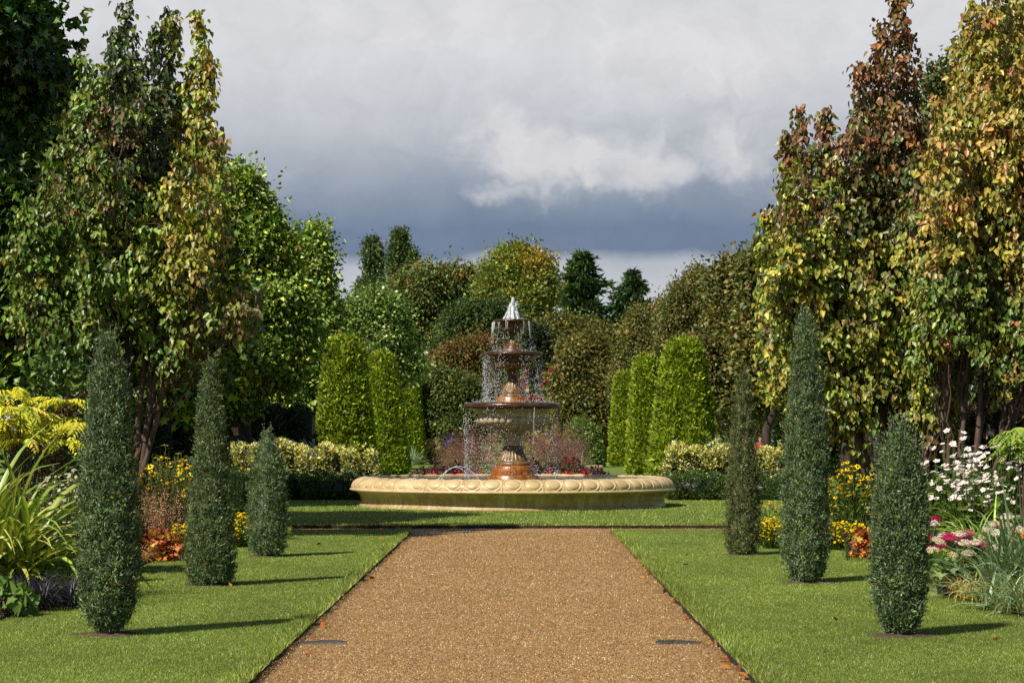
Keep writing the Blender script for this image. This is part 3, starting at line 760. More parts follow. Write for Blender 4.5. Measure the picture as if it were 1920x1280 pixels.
    pr = [(0.275, 2.34), (0.28, 2.375), (0.262, 2.39), (0.25, 2.41), (0.262, 2.43), (0.255, 2.455), (0.232, 2.465)] + [tuple(q) for q in smooth_prof([(0.235, 2.475), (0.175, 2.55), (0.125, 2.64), (0.105, 2.73)], 6)]
    V, Fc = lathe_geo(pr, 128, c, flute(16, 0.014, 0.25, 1.0)); Acc().add(V, Fc).build('middle_stem_foot', M_FLUTE, t, smooth=True)
    pr = [(0.105, 2.73), (0.125, 2.74), (0.128, 2.76), (0.108, 2.775), (0.12, 2.84), (0.155, 2.875), (0.165, 2.90), (0.14, 2.93)]
    V, Fc = lathe_geo(pr, 48, c); Acc().add(V, Fc).build('middle_stem_neck', M_DARK, t, smooth=True)
    # --- top stem
    V, Fc = lathe_geo([(0.0, 3.375), (0.215 * 1.41, 3.375), (0.22 * 1.41, 3.365), (0.22 * 1.41, 3.2)][::-1], 4, c, a0=math.pi / 4); Acc().add(V, Fc).build('top_plinth', M_RUST, t)
    pr = [(0.175, 3.37), (0.178, 3.40), (0.16, 3.415), (0.15, 3.44), (0.158, 3.455)] + [tuple(q) for q in smooth_prof([(0.145, 3.465), (0.095, 3.52), (0.062, 3.59), (0.055, 3.64), (0.07, 3.69), (0.11, 3.72)], 6)]
    V, Fc = lathe_geo(pr, 96, c, flute(14, 0.008, 0.2, 0.9)); Acc().add(V, Fc).build('top_stem_foot', M_RUST, t, smooth=True)

    # --- water: the jet at the top
    rng = rng_of(5); a = Acc()
    for k in range(90):                                              # rising and falling strands
        r0 = abs(rng.normal(0, 0.055)); an = rng.uniform(0, 6.28); hh = 0.54 * max(0.25, 1 - r0 * 4.2) * rng.uniform(0.75, 1.0)
        r1 = r0 * 0.4; w = np.linspace(0, 1, 9)
        rr = r0 * 1.5 + 0.035 * (1 - w) + (r1 - r0) * w
        pts = np.stack([FX + rr * np.cos(an) + rng.normal(0, 0.006, 9), FY + rr * np.sin(an) + rng.normal(0, 0.006, 9), 3.99 + hh * w], 1)
        a.add(*tube_geo(pts, np.linspace(0.026, 0.010, 9) * rng.uniform(0.6, 1.2), 6))
    for k in range(26):                                              # splashes thrown off the side
        an = rng.uniform(0, 6.28); z = rng.uniform(4.0, 4.36); r0 = 0.115 - (z - 4.0) * 0.13
        w = np.linspace(0, 1, 6); out = rng.uniform(0.02, 0.07)
        pts = np.stack([FX + (r0 + out * w) * np.cos(an), FY + (r0 + out * w) * np.sin(an), z + 0.09 * w - 0.05 * w ** 2 + rng.normal(0, 0.004, 6)], 1)
        a.add(*tube_geo(pts, np.linspace(0.011, 0.003, 6), 5))
    a.build('water_jet', M_FOAM, t, smooth=True)
    octV = np.array([(1, 0, 0), (-1, 0, 0), (0, 1, 0), (0, -1, 0), (0, 0, 1), (0, 0, -1)], float)
    octF = np.array([(0, 2, 4), (2, 1, 4), (1, 3, 4), (3, 0, 4), (2, 0, 5), (1, 2, 5), (3, 1, 5), (0, 3, 5)])
    def drops(acc, P, s, st):
        V = (octV[None] * np.stack([s, s, s * st], 1)[:, None, :]) + P[:, None, :]
        acc.add(V.reshape(-1, 3), (octF[None] + (np.arange(len(P)) * 6)[:, None, None]).reshape(-1, 3))
    def fall(nm, R0, ztop, zbot, n, out, seed, size, streams, prefer=None):
        """drops leaving a rim of radius R0; a few hold together as strings"""
        rng = rng_of(seed); acc = Acc()
        th = rng.uniform(0, 6.283, n)
        gate = 0.55 + 0.45 * np.sin(th * 9 + 1.3 * np.sin(th * 4 + seed)); th = th[rng.random(n) < gate]; n = len(th)
        q = rng.random(n) ** 0.75
        r = R0 + out * np.sqrt(q) * rng.uniform(-0.2, 1.0, n) + rng.normal(0, 0.02, n)
        P = np.stack([FX + r * np.cos(th), FY + r * np.sin(th), ztop + (zbot - ztop) * q], 1)
        drops(acc, P, size * 0.82 * rng.uniform(0.4, 1.15, n), rng.uniform(0.9, 2.6, n))
        for k in range(streams):
            an = rng.uniform(0, 6.283) if prefer is None else rng.normal(prefer, 0.5)
            ln = rng.uniform(0.15, 0.6) * (ztop - zbot); w = np.linspace(0, 1, 10)
            rr = R0 + out * 0.6 * np.sqrt(w * ln / (ztop - zbot)) + rng.normal(0, 0.004, 10)
            a2 = an + rng.normal(0, 0.006, 10).cumsum()
            pts = np.stack([FX + rr * np.cos(a2), FY + rr * np.sin(a2), ztop + 0.01 - ln * w], 1)
            acc.add(*tube_geo(pts, np.linspace(0.008, 0.003, 10) * rng.uniform(0.5, 1.2), 5))
        tag(acc.build(nm, M_FOAM, t, smooth=True), kind='stuff')
    fall('falling_water', 0.43, 3.95, 3.32, 900, 0.05, 21, 0.0075, 12)
    fall('falling_water', 0.43, 3.93, 3.45, 60, 0.06, 25, 0.009, 12, math.pi * 1.05)
    fall('falling_water', 0.655, 3.24, 2.23, 6000, -0.10, 22, 0.008, 2)
    fall('falling_water', 1.045, 2.10, 0.61, 4000, -0.06, 23, 0.009, 2)
    fall('falling_water', 0.80, 2.15, 0.61, 420, 0.2, 26, 0.008, 0)
    rng = rng_of(31); acc = Acc()                                     # splashing in the bowls
    for R_, z, n in ((0.36, 3.31, 130), (0.72, 2.22, 420), (0.2, 4.0, 60)):
        th = rng.uniform(0, 6.283, n); r = R_ * rng.uniform(0.75, 1.25, n); z_ = z + np.abs(rng.normal(0, 0.035, n))
        drops(acc, np.stack([FX + r * np.cos(th), FY + r * np.sin(th), z_], 1), 0.0085 * rng.uniform(0.4, 1.2, n), np.ones(n))
    tag(acc.build('splashing_water', M_FOAM, t), kind='stuff')
    # two thin arcs springing from nozzles in the pool
    for (p0, p1, top, yy) in (((817, 900), (903, 902), 874, -1.3), ((823, 900), (885, 902), 876, -1.0), ((752, 899), (790, 902), 896.5, -1.6)):
        a = wp(p0[0], p0[1], FY + yy); b = wp(p1[0], p1[1], FY + yy); hz = wp(0, top, FY + yy)[2]
        w = np.linspace(0, 1, 40); rng = rng_of(int(p0[0]))
        pts = np.stack([a[0] + (b[0] - a[0]) * w, np.full(40, a[1]) + 0.15 * w, 0.52 + (hz - 0.52) * 4 * w * (1 - w)], 1) + rng.normal(0, 0.006, (40, 3))
        acc = Acc(); acc.add(*tube_geo(pts, 0.008 * rng.uniform(0.5, 1.5, 40), 5))
        acc.build('water_arc', M_FOAM, t, smooth=True)
fountain()

# ------------------------------------------------------------------ trees
G1, G2, G3 = (70, 94, 34), (92, 114, 44), (52, 76, 28)
YG = (136, 146, 54)
# far background
def poplar(px, d, blobs, lab, seed, n=420):
    return tree('poplar_tree', lab, 'tree', px, d, blobs, n, 22, 0.85, 0.55, 0.34, [((74, 92, 56), 3), ((96, 112, 66), 2), ((54, 72, 44), 2)], seed, 0.35,
                'poplars on the skyline', hang=-0.4, inner=0.35, up=0.2, lump=0.16, shell=0.45)
poplar(700, 262, [(700, 485, 17, 46), (701, 545, 21, 60), (697, 620, 20, 60)], 'narrow dark poplar on the skyline, the slimmer of the tall pair', 101)
poplar(757, 258, [(751, 465, 17, 36), (750, 505, 22, 45), (771, 510, 19, 42), (757, 580, 30, 70)], 'broader dark poplar on the skyline with a forked top', 102, 620)
poplar(676, 270, [(677, 556, 11, 36), (676, 610, 14, 50)], 'small poplar half hidden on the skyline beside the slim tall poplar', 103, 170)
tree('ailanthus_tree', 'broad flat-topped tree dotted with orange seed clusters below the poplars', 'tree', 812, 172,
     [(800, 545, 78, 50), (855, 540, 55, 46), (755, 570, 48, 56), (845, 620, 65, 40), (790, 640, 60, 50)], 520, 60, 1.15, 0.55, 0.25,
     [((88, 102, 56), 4), ((106, 112, 62), 2.5), ((168, 130, 72), 0.9), ((70, 86, 48), 2)], 104, 0.5, flat=0.28, hang=0.1, up=1.4, inner=0.12, lump=0.2, cval=0.3)
tree('yellowing_poplar', 'tall loose tree turning yellow at its top, behind the fountain jet', 'tree', 968, 165,
     [(962, 500, 48, 48), (1000, 515, 44, 46), (928, 535, 44, 50), (968, 560, 72, 60), (1020, 545, 34, 40), (965, 610, 70, 50)], 560, 46, 0.85, 0.36, 0.26,
     [((118, 124, 62), 3), ((146, 140, 62), 2), ((180, 152, 60), 1.3), ((92, 106, 52), 2)], 105, 0.4, hang=-0.3, shell=0.4, inner=0.2, lump=0.25, up=0.2,
     colfn=lambda P, r: np.where((((to_px(P)[0] > 975) & (to_px(P)[1] < 505)) | (to_px(P)[0] < 905))[:, None] & (r.random(len(P)) < 0.7)[:, None], np.array(srgb(188, 160, 64)),
                                 palette([((116, 126, 58), 3), ((140, 140, 62), 2), ((92, 108, 50), 2)], r, len(P))))

def conifer(name, label, px, d, top, bot, r_px, seed, pal, n=46, group=None, gap=0.0, droop=0.25):
    """tiers of level boughs carrying needle sprays"""
    rng = rng_of(seed); x = gx(px, d); s = d / F
    zt, zb = EYE + (HOR - top) * s, EYE + (HOR - bot) * s; rb = r_px * s
    t = thing(name, label, 'tree', (x, d, 0), group); w, a = Acc(), Acc()
    w.add(*tube_geo([(x, d, 0), (x, d, zt * 0.5), (x + 0.05, d, zt)], [0.45, 0.3, 0.04], 8))
    for i in range(n):
        q = (i + rng.random()) / n; z = zt - (zt - zb) * q
        for k in range(5):
            an = rng.uniform(0, 6.283); ln = rb * (0.08 + 0.97 * q ** 0.8) * rng.uniform(0.4, 1.2)
            e = np.array([x + ln * math.cos(an), d + ln * math.sin(an), z + ln * (0.42 - droop) + rng.normal(0, 0.1)])
            w.add(*tube_geo([(x, d, z - 0.1), e], [0.06, 0.015], 4))
            m = int(26 + 90 * ln / rb); tt = rng.uniform(0.15, 1.03, m)
            P = np.array([x, d, z]) + (e - np.array([x, d, z])) * tt[:, None] + rng.normal(0, 1, (m, 3)) * np.array([0.34, 0.34, 0.14]) * (0.45 + ln * 0.12)
            od = unit(e - np.array([x, d, z]))
            A = unit(od * 0.9 + rng.normal(size=(m, 3)) * 0.5 + np.array([0, 0, 0.3]))
            N = unit(np.array([0, 0, 1.0]) + rng.normal(size=(m, 3)) * 0.5)
            col = jitter(np.repeat(palette(pal, rng, 1), m, 0), rng, 0.28)
            a.leaves(P, A, N, 0.62 * rng.uniform(0.6, 1.3, m), 0.22, col, 'diamond', droop=0.2)
    w.build('trunk', M_BARK, t, smooth=True); a.build('crown', M_NEEDLE, t)
CON = [((62, 86, 48), 3), ((80, 102, 54), 2), ((50, 72, 42), 2)]
conifer('cedar_tree', 'dark green conifer with layered upswept boughs right of the fountain jet', 1092, 200, 480, 660, 88, 111, CON, 26)
conifer('spruce_tree', 'small dark conifer on the skyline between the layered conifer and the brown trees', 1186, 222, 512, 660, 62, 112, [((60, 80, 50), 3), ((74, 94, 58), 2)], 26)

MID = 'trees in the middle distance behind the fountain'
tree('green_tree', 'dark green rounded tree behind the left of the fountain jet', 'tree', 890, 152, [(885, 615, 62, 48), (930, 600, 52, 44), (860, 670, 70, 50)], 420, 40, 0.9, 0.34, 0.22,
     [((70, 88, 44), 3), ((54, 72, 36), 3), ((88, 104, 50), 1)], 121, 0.3, MID)
tree('green_tree', 'olive brown rounded tree below the layered conifer', 'tree', 1068, 150, [(1070, 628, 66, 40), (1035, 645, 60, 46), (1125, 655, 56, 48)], 420, 40, 0.9, 0.34, 0.22,
     [((98, 98, 48), 3), ((76, 84, 40), 3), ((116, 104, 52), 1.2)], 122, 0.3, MID)
tree('yew_tree', 'very dark upright yew right behind the fountain stem', 'tree', 1014, 128, [(1010, 660, 26, 55), (1018, 730, 36, 80), (1026, 790, 44, 60)], 420, 44, 0.55, 0.34, 0.11,
     [((36, 48, 28), 3), ((48, 62, 34), 2), ((28, 38, 22), 2)], 123, 0.25, None, m=M_NEEDLE, hang=-0.4, up=0.2)
tree('russet_tree', 'reddish brown topped tree left behind the fountain bowls', 'tree', 872, 132, [(865, 675, 56, 44), (908, 668, 42, 42), (835, 710, 46, 48), (880, 745, 72, 60), (835, 780, 55, 55)], 760, 44, 0.62, 0.28, 0.17,
     [((120, 92, 50), 2), ((96, 88, 44), 2), ((90, 98, 44), 2)], 124, 0.28, MID, lump=0.2,
     colfn=lambda P, r: np.where(((to_px(P)[1] < 684 + r.normal(0, 40, len(P))))[:, None], palette([((126, 94, 60), 3), ((110, 86, 52), 2), ((104, 98, 54), 2)], r, len(P)),
                                 palette([((104, 104, 52), 3), ((84, 96, 44), 3), ((122, 112, 58), 1)], r, len(P))))
tree('bronze_tree', 'bronze and olive tree between the dark yew and the clipped cones', 'tree', 1098, 119, [(1095, 672, 52, 50), (1072, 705, 44, 52), (1118, 712, 40, 50), (1085, 762, 58, 56), (1130, 770, 40, 50)], 760, 44, 0.58, 0.27, 0.17,
     [((118, 112, 58), 3), ((104, 104, 52), 3), ((124, 106, 62), 1), ((86, 92, 46), 2)], 125, 0.28, MID, lump=0.22)
tree('olive_tree', 'olive green leafy tree between the left clipped cones and the fountain', 'tree', 838, 113, [(835, 735, 50, 52), (880, 760, 45, 55), (800, 770, 46, 58), (850, 800, 70, 45)], 620, 44, 0.55, 0.25, 0.15,
     [((84, 98, 44), 3), ((68, 84, 38), 3), ((106, 108, 54), 1.5)], 126, 0.25, MID, lump=0.2)
tree('pale_tree', 'pale green leafy tree above the left clipped cones', 'tree', 705, 97, [(705, 590, 56, 52), (655, 625, 36, 70), (745, 625, 34, 46), (700, 660, 80, 60), (770, 685, 34, 30), (680, 740, 70, 60)], 640, 40, 0.6, 0.26, 0.16,
     [((126, 146, 80), 3), ((100, 124, 56), 3), ((152, 164, 104), 1.3), ((72, 94, 42), 2)], 127, 0.25, None, lump=0.25, m=M_GLOSS)
# left row of limes
LIM = 'green limes on the left of the lawn'
LP = [((128, 148, 60), 3), ((104, 128, 48), 3), ((154, 164, 78), 1.8), ((78, 102, 38), 2), ((170, 140, 50), 0.06)]
tree('lime_tree', 'large rounded green lime tree left of the clipped cones', 'tree', 455, 62, [(448, 425, 86, 112), (500, 490, 62, 100), (400, 520, 100, 130), (470, 610, 120, 130), (540, 640, 60, 110), (420, 700, 110, 100)], 1900, 40, 0.40, 0.135, 0.092, LP, 131, 0.25, LIM, lump=0.2, m=M_GLOSS, kind='leaf6')
tree('lime_tree', 'smaller green lime tree with a pointed top nearest the clipped cones', 'tree', 575, 71, [(593, 480, 26, 62), (580, 560, 46, 80), (600, 600, 32, 70), (560, 660, 70, 90), (540, 730, 70, 70)], 1200, 40, 0.42, 0.14, 0.10, LP, 132, 0.22, LIM, lump=0.2, m=M_GLOSS, kind='leaf6')
# big plane trees of the left avenue
PLP = [((70, 96, 40), 3), ((52, 78, 32), 3), ((96, 122, 52), 1.3), ((128, 140, 58), 0.5)]
AV = 'plane trees of the left avenue'
tree('plane_tree', 'tall dark plane tree with lobed leaves at the left edge of the picture', 'tree', -330, 38.5, [(-330, 60, 490, 300), (-420, 420, 520, 300), (-250, 330, 260, 200), (-200, -200, 280, 200)], 3000, 30, 0.42, 0.165, 0.17, PLP, 141, 0.4, AV, kind='maple', m=M_GLOSS, lump=0.2, hang=0.35, inner=0.35)
tree('plane_tree', 'yellow-green plane tree behind the many-stemmed autumn tree', 'tree', 110, 50, [(90, 330, 150, 160), (210, 430, 190, 200), (60, 560, 190, 190), (310, 600, 150, 180)], 1100, 24, 0.45, 0.22, 0.2, [((92, 116, 44), 3), ((120, 136, 52), 2), ((66, 92, 36), 3)], 142, 0.3, AV, kind='maple', m=M_GLOSS, lump=0.2, inner=0.4)
tree('plane_tree', 'dark plane tree of the avenue beyond the left edge of the picture', 'tree', -1530, 27, [(-1530, -220, 640, 560), (-1430, 160, 500, 340)], 1000, 22, 0.6, 0.3, 0.3, PLP, 143, 0.4, AV, kind='maple', m=M_GLOSS, inner=0.5)
tree('plane_tree', 'tall plane tree in deep shade behind the left edge trees', 'tree', -260, 56, [(-220, 0, 330, 320), (-160, 330, 320, 300), (-100, 600, 260, 160)], 1100, 20, 0.6, 0.3, 0.28, PLP, 144, 0.4, AV, kind='maple', m=M_GLOSS, inner=0.5)
tree('plane_tree', 'dark plane tree filling the gap between the autumn tree and the large lime', 'tree', 40, 74, [(60, 430, 230, 150), (180, 560, 180, 160), (20, 640, 240, 140)], 1000, 22, 0.6, 0.3, 0.28, PLP, 145, 0.4, AV, kind='maple', m=M_GLOSS, inner=0.5)
# right row of small-leaved brownish trees
HB = [((112, 110, 62), 3), ((94, 98, 50), 3), ((134, 120, 70), 1.6), ((78, 90, 44), 3), ((140, 112, 66), 0.4)]
RB = 'brownish trees in a row on the right of the lawn'
for i, (px, d, bl, n, lab, sd) in enumerate([
    (1215, 108, [(1212, 620, 52, 52), (1250, 600, 44, 56), (1215, 690, 66, 70), (1180, 720, 40, 60), (1230, 770, 66, 60)], 800, 'farthest and lowest of the brownish trees, right of the skyline conifers', 151),
    (1300, 92, [(1300, 565, 62, 66), (1340, 560, 52, 66), (1285, 640, 72, 80), (1330, 720, 84, 90)], 1000, 'second lowest brownish tree, above the tallest right clipped cone', 152),
    (1385, 78, [(1375, 552, 66, 74), (1420, 560, 66, 90), (1370, 650, 84, 90), (1420, 710, 80, 80)], 1200, 'brownish rounded tree behind the thin dark juniper', 153),
    (1443, 65, [(1450, 560, 70, 100), (1510, 540, 76, 116), (1460, 660, 90, 92), (1540, 660, 80, 90)], 1300, 'brown-green tree standing on a dark trunk behind the tallest juniper', 154),
    (1590, 56, [(1580, 560, 110, 130), (1650, 480, 110, 130), (1620, 690, 110, 110)], 1300, 'brown-green tree mostly hidden behind the russet-topped tree', 155)]):
    tree('hornbeam_tree', lab, 'tree', px, d, bl, n, 36, 0.42, 0.155 * (d / 70) ** 0.5, 0.10 * (d / 70) ** 0.5, HB, sd, 0.16, RB, lump=0.16, hang=0.1)
DKG = [((84, 98, 48), 3), ((66, 82, 38), 3), ((108, 112, 58), 1.4), ((124, 112, 60), 0.8)]
tree('maple_tree', 'tall olive green tree behind the golden tree at the right edge', 'tree', 1900, 60, [(1860, 190, 115, 160), (1790, 250, 95, 170), (1770, 420, 110, 160), (1960, 120, 150, 200), (1930, 400, 180, 190), (1800, 330, 80, 120)], 1500, 34, 0.42, 0.15, 0.10, DKG, 161, 0.25, None, lump=0.2)
tree('maple_tree', 'dark green tree added as shaded leafage behind the golden tree', 'tree', 1830, 44, [(1790, 560, 150, 150), (1930, 560, 160, 190), (1850, 690, 190, 100)], 1200, 26, 0.40, 0.14, 0.10, [((62, 84, 38), 3), ((46, 66, 30), 3), ((88, 106, 50), 1)], 162, 0.22, None, lump=0.2, m=M_GLOSS, kind='leaf6')  # added tree, its dark leaves stand in for shaded crown interior

# many-stemmed autumn trees with large hanging leaves
def col_left(P, r):
    px, py = to_px(P); n = len(P)
    g = palette([((102, 126, 48), 3), ((126, 144, 56), 3), ((84, 108, 42), 3), ((140, 138, 60), 0.8)], r, n)
    y = palette([((152, 150, 58), 3), ((170, 152, 70), 2), ((128, 134, 52), 2)], r, n)
    br = palette([((122, 98, 60), 3), ((104, 94, 56), 3), ((88, 96, 54), 3)], r, n)
    dk = palette([((70, 84, 52), 3), ((84, 92, 62), 2)], r, n)
    f = r.random(n)
    c = np.where(((px > 300) & (py < 560) & (f < 0.75))[:, None], y, g)
    c = np.where(((px > 205) & (px < 320) & (py < 330) & (f < 0.8))[:, None], dk, c)
    c = np.where((((px < 260) & (py > 200) & (py < 420) & (f < 0.35)) | ((px > 320) & (py > 500) & (f < 0.45)) | (f < 0.03))[:, None], br, c)
    return c * 0.86
stem_tree('autumn_tree', 'many-stemmed tree with yellow-green and bronze drooping leaves and upright tips, left bed', 'tree', 232, 36,
          [(20, 400), (60, 320), (110, 215), (150, 120), (190, 130), (215, 60), (245, 60), (270, 160), (300, 90), (330, 130), (350, 110), (400, 130), (420, 260), (425, 420), (470, 560)], 84, 201, col_left, 0.165, 0.105,
          [(238, 2, 1.0), (216, 60, 0.9), (290, 52, 0.55), (318, 18, 0.45), (372, 28, 1.0), (388, 90, 0.9), (160, 105, 0.9), (262, 130, 0.8), (405, 250, 0.9), (345, 150, 1), (480, 560, 0.35), (440, 590, 0.5), (330, 640, 0.5)], low=600, bare=655)
def col_right(P, r):
    px, py = to_px(P); n = len(P); f = r.random(n)
    ru = palette([((132, 88, 56), 3), ((112, 84, 54), 3), ((150, 112, 66), 1.5), ((106, 98, 58), 2)], r, n)
    yg = palette([((154, 156, 62), 3), ((128, 140, 54), 3), ((176, 168, 80), 1.5), ((104, 122, 48), 1.5)], r, n)
    ol = palette([((104, 98, 56), 3), ((92, 104, 50), 3), ((124, 104, 66), 2), ((78, 92, 44), 2)], r, n)
    c = np.where((py < 300 + r.normal(0, 45, n))[:, None] & (f < 0.85)[:, None], ru, ol)
    c = np.where(((px < 1570 + r.normal(0, 35, n)) & (py > 300) & (f < 0.8))[:, None] | ((py > 440) & (f < 0.65))[:, None], yg, c)
    c = np.where(((px < 1560) & (py > 200) & (py < 420) & (f < 0.3))[:, None], ru, c)
    return c * 0.86
stem_tree('autumn_tree', 'many-stemmed tree with russet top and yellow-green sides behind the tallest juniper', 'tree', 1660, 36.5,
          [(1425, 440), (1470, 300), (1495, 235), (1530, 240), (1570, 250), (1610, 190), (1640, 120), (1680, 90), (1710, 160), (1740, 260), (1780, 300)], 112, 211, col_right, 0.165, 0.11,
          [(1684, -30, 1.0), (1650, 45, 0.8), (1612, 120, 0.8), (1702, 60, 0.9), (1500, 200, 0.55), (1545, 205, 0.6), (1480, 250, 0.6), (1440, 400, 0.8), (1425, 440, 0.4), (1470, 560, 0.6), (1720, 230, 0.8), (1640, 640, 0.8), (1700, 660, 0.7), (1600, 700, 0.8), (1430, 700, 0.35)], low=720, bare=800)
def col_gold(P, r):
    px, py = to_px(P); n = len(P); f = r.random(n)
    y = palette([((164, 148, 66), 3), ((148, 142, 60), 3), ((172, 144, 78), 1.6), ((160, 114, 68), 0.8), ((122, 126, 54), 2.5)], r, n)
    g = palette([((110, 128, 56), 3), ((84, 104, 44), 3), ((150, 150, 66), 1.2)], r, n)
    return 0.9 * np.where((py > 470 + r.normal(0, 60, n))[:, None] & (f < 0.8)[:, None], g, y)
stem_tree('autumn_tree', 'many-stemmed tree with golden yellow and orange leaves at the right edge', 'tree', 1795, 35,
          [(1730, 260), (1770, 160), (1800, 60), (1840, -20), (1880, -10), (1930, -30), (1990, 20), (2060, 120)], 84, 221, col_gold, 0.16, 0.105,
          [(1822, 0, 0.8), (1855, -60, 1.0), (1800, 80, 0.8), (1900, 20, 1.0), (1765, 190, 0.6)], low=640, bare=690)

# ------------------------------------------------------------------ clipped cones, junipers, hedges
CONE = [((134, 150, 42), 3), ((114, 134, 36), 3), ((154, 162, 54), 2), ((88, 108, 30), 2)]
def cone_fun(Rb, Rt, sh=0.13):
    def f(t):
        r = Rb + (Rt - Rb) * t ** 1.1
        cap = np.sqrt(np.clip(1 - ((t - (1 - sh)) / sh).clip(0, 1) ** 2.2, 0, 1))
        return r * (0.10 + 0.90 * cap) * np.clip(0.86 + t * 4, 0, 1)
    return f
def clipped_cone(px, d, top, w_base, w_top, lab, seed, n):
    s = d / F; x = gx(px, d); H = EYE + (HOR - top) * s
    t = thing('clipped_cone', lab, 'clipped conifer', (x, d, 0), 'golden green clipped cones lining the far lawn')
    f = cone_fun(w_base * s / 2 * 1.04, w_top * s / 2 * 0.84)
    shp = lambda th: 1 - 0.045 * np.cos(th * 6 + seed)
    surface_shrub(t, f, H, (x, d), int(n * 1.9), 0.15 * (d / 80) ** 0.4, 0.062 * (d / 80) ** 0.4, CONE, seed, axis_up=0.55, rough=0.035, shape=shp, clump=0.32, m=M_NEEDLE, tufts=60, tuft=0.12)
    V, Fc = tube_geo([(x, d, -0.02), (x, d, 0.5)], [0.12, 0.09], 8); Acc().add(V, Fc).build('trunk', M_BARK, t, smooth=True)
clipped_cone(646, 70, 632, 118, 72, 'tallest looking left clipped cone, nearest the variegated hedge', 301, 16000)
clipped_cone(716, 86, 662, 98, 50, 'second left clipped cone, its right foot standing free on the lawn', 302, 13000)
clipped_cone(764, 112, 689, 66, 42, 'third left clipped cone, behind the silver spiky plant', 303, 10000)
clipped_cone(796, 128, 692, 46, 30, 'farthest left clipped cone, mostly behind the third one', 304, 8000)
clipped_cone(1282, 70, 635, 128, 70, 'broadest right clipped cone, rising behind the variegated hedge', 305, 16000)
clipped_cone(1211, 86, 667, 66, 44, 'second right clipped cone, pressed against the broadest one', 306, 11000)
clipped_cone(1173, 107, 698, 60, 42, 'third right clipped cone, with a rounded top clear of its neighbour', 307, 9000)
clipped_cone(1140, 121, 701, 42, 30, 'farthest right clipped cone, narrowest, beside the green shrub', 308, 8000)

JUN = [((96, 114, 82), 3), ((82, 100, 66), 3), ((118, 132, 100), 1.3), ((110, 120, 66), 1.8), ((64, 80, 48), 2.2)]
JUN2 = [((96, 108, 64), 3), ((78, 88, 50), 3), ((110, 116, 74), 1.2), ((104, 88, 58), 1), ((60, 68, 40), 2.2)]
def juniper(px, base, top, prof, lab, seed, n, pal, tufts=70, slim=1.0, tuft=0.16):
    d = F * EYE / (base - HOR); s = d / F; x = gx(px, d); H = (base - top) * s
    t = thing('juniper', lab, 'juniper', (x, d, 0), 'slim junipers along the path lawns')
    pt, pw = np.array(prof, float).T; pw = pw * 0.87 * slim * np.interp(pt, [0, 0.05, 0.12, 0.6, 0.9, 1], [0.9, 0.95, 1, 1, 0.85, 0.5])
    f = lambda q: np.interp(q, pt, pw) * s / 2
    surface_shrub(t, f, H, (x, d), n, 0.034, 0.0085, pal, seed, axis_up=0.66, rough=0.085, clump=0.22, puff=13, tufts=int(tufts * 1.3), tuft=tuft, cval=0.28)
    rng = rng_of(seed); a = Acc()
    for k in range(6):
        an = rng.uniform(0, 6.28); r0 = rng.uniform(0.01, 0.05); r1 = float(f(np.array([0.08]))[0]) * 0.7
        a.add(*tube_geo([(x + r0 * math.cos(an), d + r0 * math.sin(an), -0.02), (x + (r0 + r1) / 2 * math.cos(an), d + (r0 + r1) / 2 * math.sin(an), H * 0.05), (x + r1 * math.cos(an), d + r1 * math.sin(an), H * 0.13)], [0.028, 0.022, 0.014], 6))
    a.build('trunk', M_TWIG, t, smooth=True)
    th = np.arange(40) / 40 * 2 * math.pi; rr = 0.21 + 0.05 * np.sin(th * 3 + seed) + rng.normal(0, 0.012, 40)   # bare earth round the foot
    V = np.vstack([[x, d, 0.03]] + [np.stack([x + rr * q * 1.5 * np.cos(th), d + rr * q * np.sin(th), 0.026 * (1 - q ** 2) + 0.006 - 0.01 * q + rng.normal(0, 0.004, 40)], 1) for q in (0.5, 0.8, 1.0)])
    Fc = [np.array([[0, 1 + i, 1 + (i + 1) % 40] for i in range(40)])] + [np.array([[1 + r * 40 + i, 1 + (r + 1) * 40 + i, 1 + (r + 1) * 40 + (i + 1) % 40, 1 + r * 40 + (i + 1) % 40] for i in range(40)]) for r in (0, 1)]
    o = build('soil_patch', V, Fc, M_DRY); tag(o, kind='structure')
juniper(203, 1190, 648, [(0, 34), (0.04, 78), (0.09, 106), (0.2, 118), (0.38, 112), (0.6, 92), (0.8, 72), (0.93, 46), (1, 14)], 'tallest left juniper, blue-green and thick, with whiskery tip, by the strappy plant', 401, 78000, JUN, 150, 0.93, 0.19)
juniper(395, 1097, 684, [(0, 78), (0.03, 90), (0.10, 96), (0.22, 84), (0.45, 64), (0.7, 46), (0.88, 32), (0.97, 18), (1, 6)], 'slender tapering juniper, second of the left row, widest at its foot', 402, 52000, JUN2[:3] + JUN[:2], 50)
juniper(502, 1043, 812, [(0, 56), (0.05, 66), (0.2, 78), (0.45, 74), (0.7, 60), (0.86, 40), (0.95, 20), (1, 6)], 'short juniper, farthest of the left row, in front of the variegated hedge', 403, 26000, JUN, 30)
juniper(1687, 1192, 826, [(0, 36), (0.05, 74), (0.13, 96), (0.28, 108), (0.5, 112), (0.7, 100), (0.86, 78), (0.95, 44), (1, 10)], 'short thick juniper with feathery tips, nearest of the right row', 404, 68000, JUN, 230, 0.86, 0.23)
juniper(1510, 1092, 602, [(0, 52), (0.04, 76), (0.12, 88), (0.3, 90), (0.5, 80), (0.7, 62), (0.86, 46), (0.95, 30), (1, 10)], 'tallest right juniper, blue-green column with a bright left side', 405, 68000, JUN, 110, 0.96, 0.19)
juniper(1393, 1040, 704, [(0, 60), (0.05, 72), (0.2, 76), (0.4, 66), (0.62, 50), (0.82, 36), (0.95, 22), (1, 8)], 'thin dull brown-green juniper, farthest of the right row', 406, 30000, JUN2, 50, 0.9)

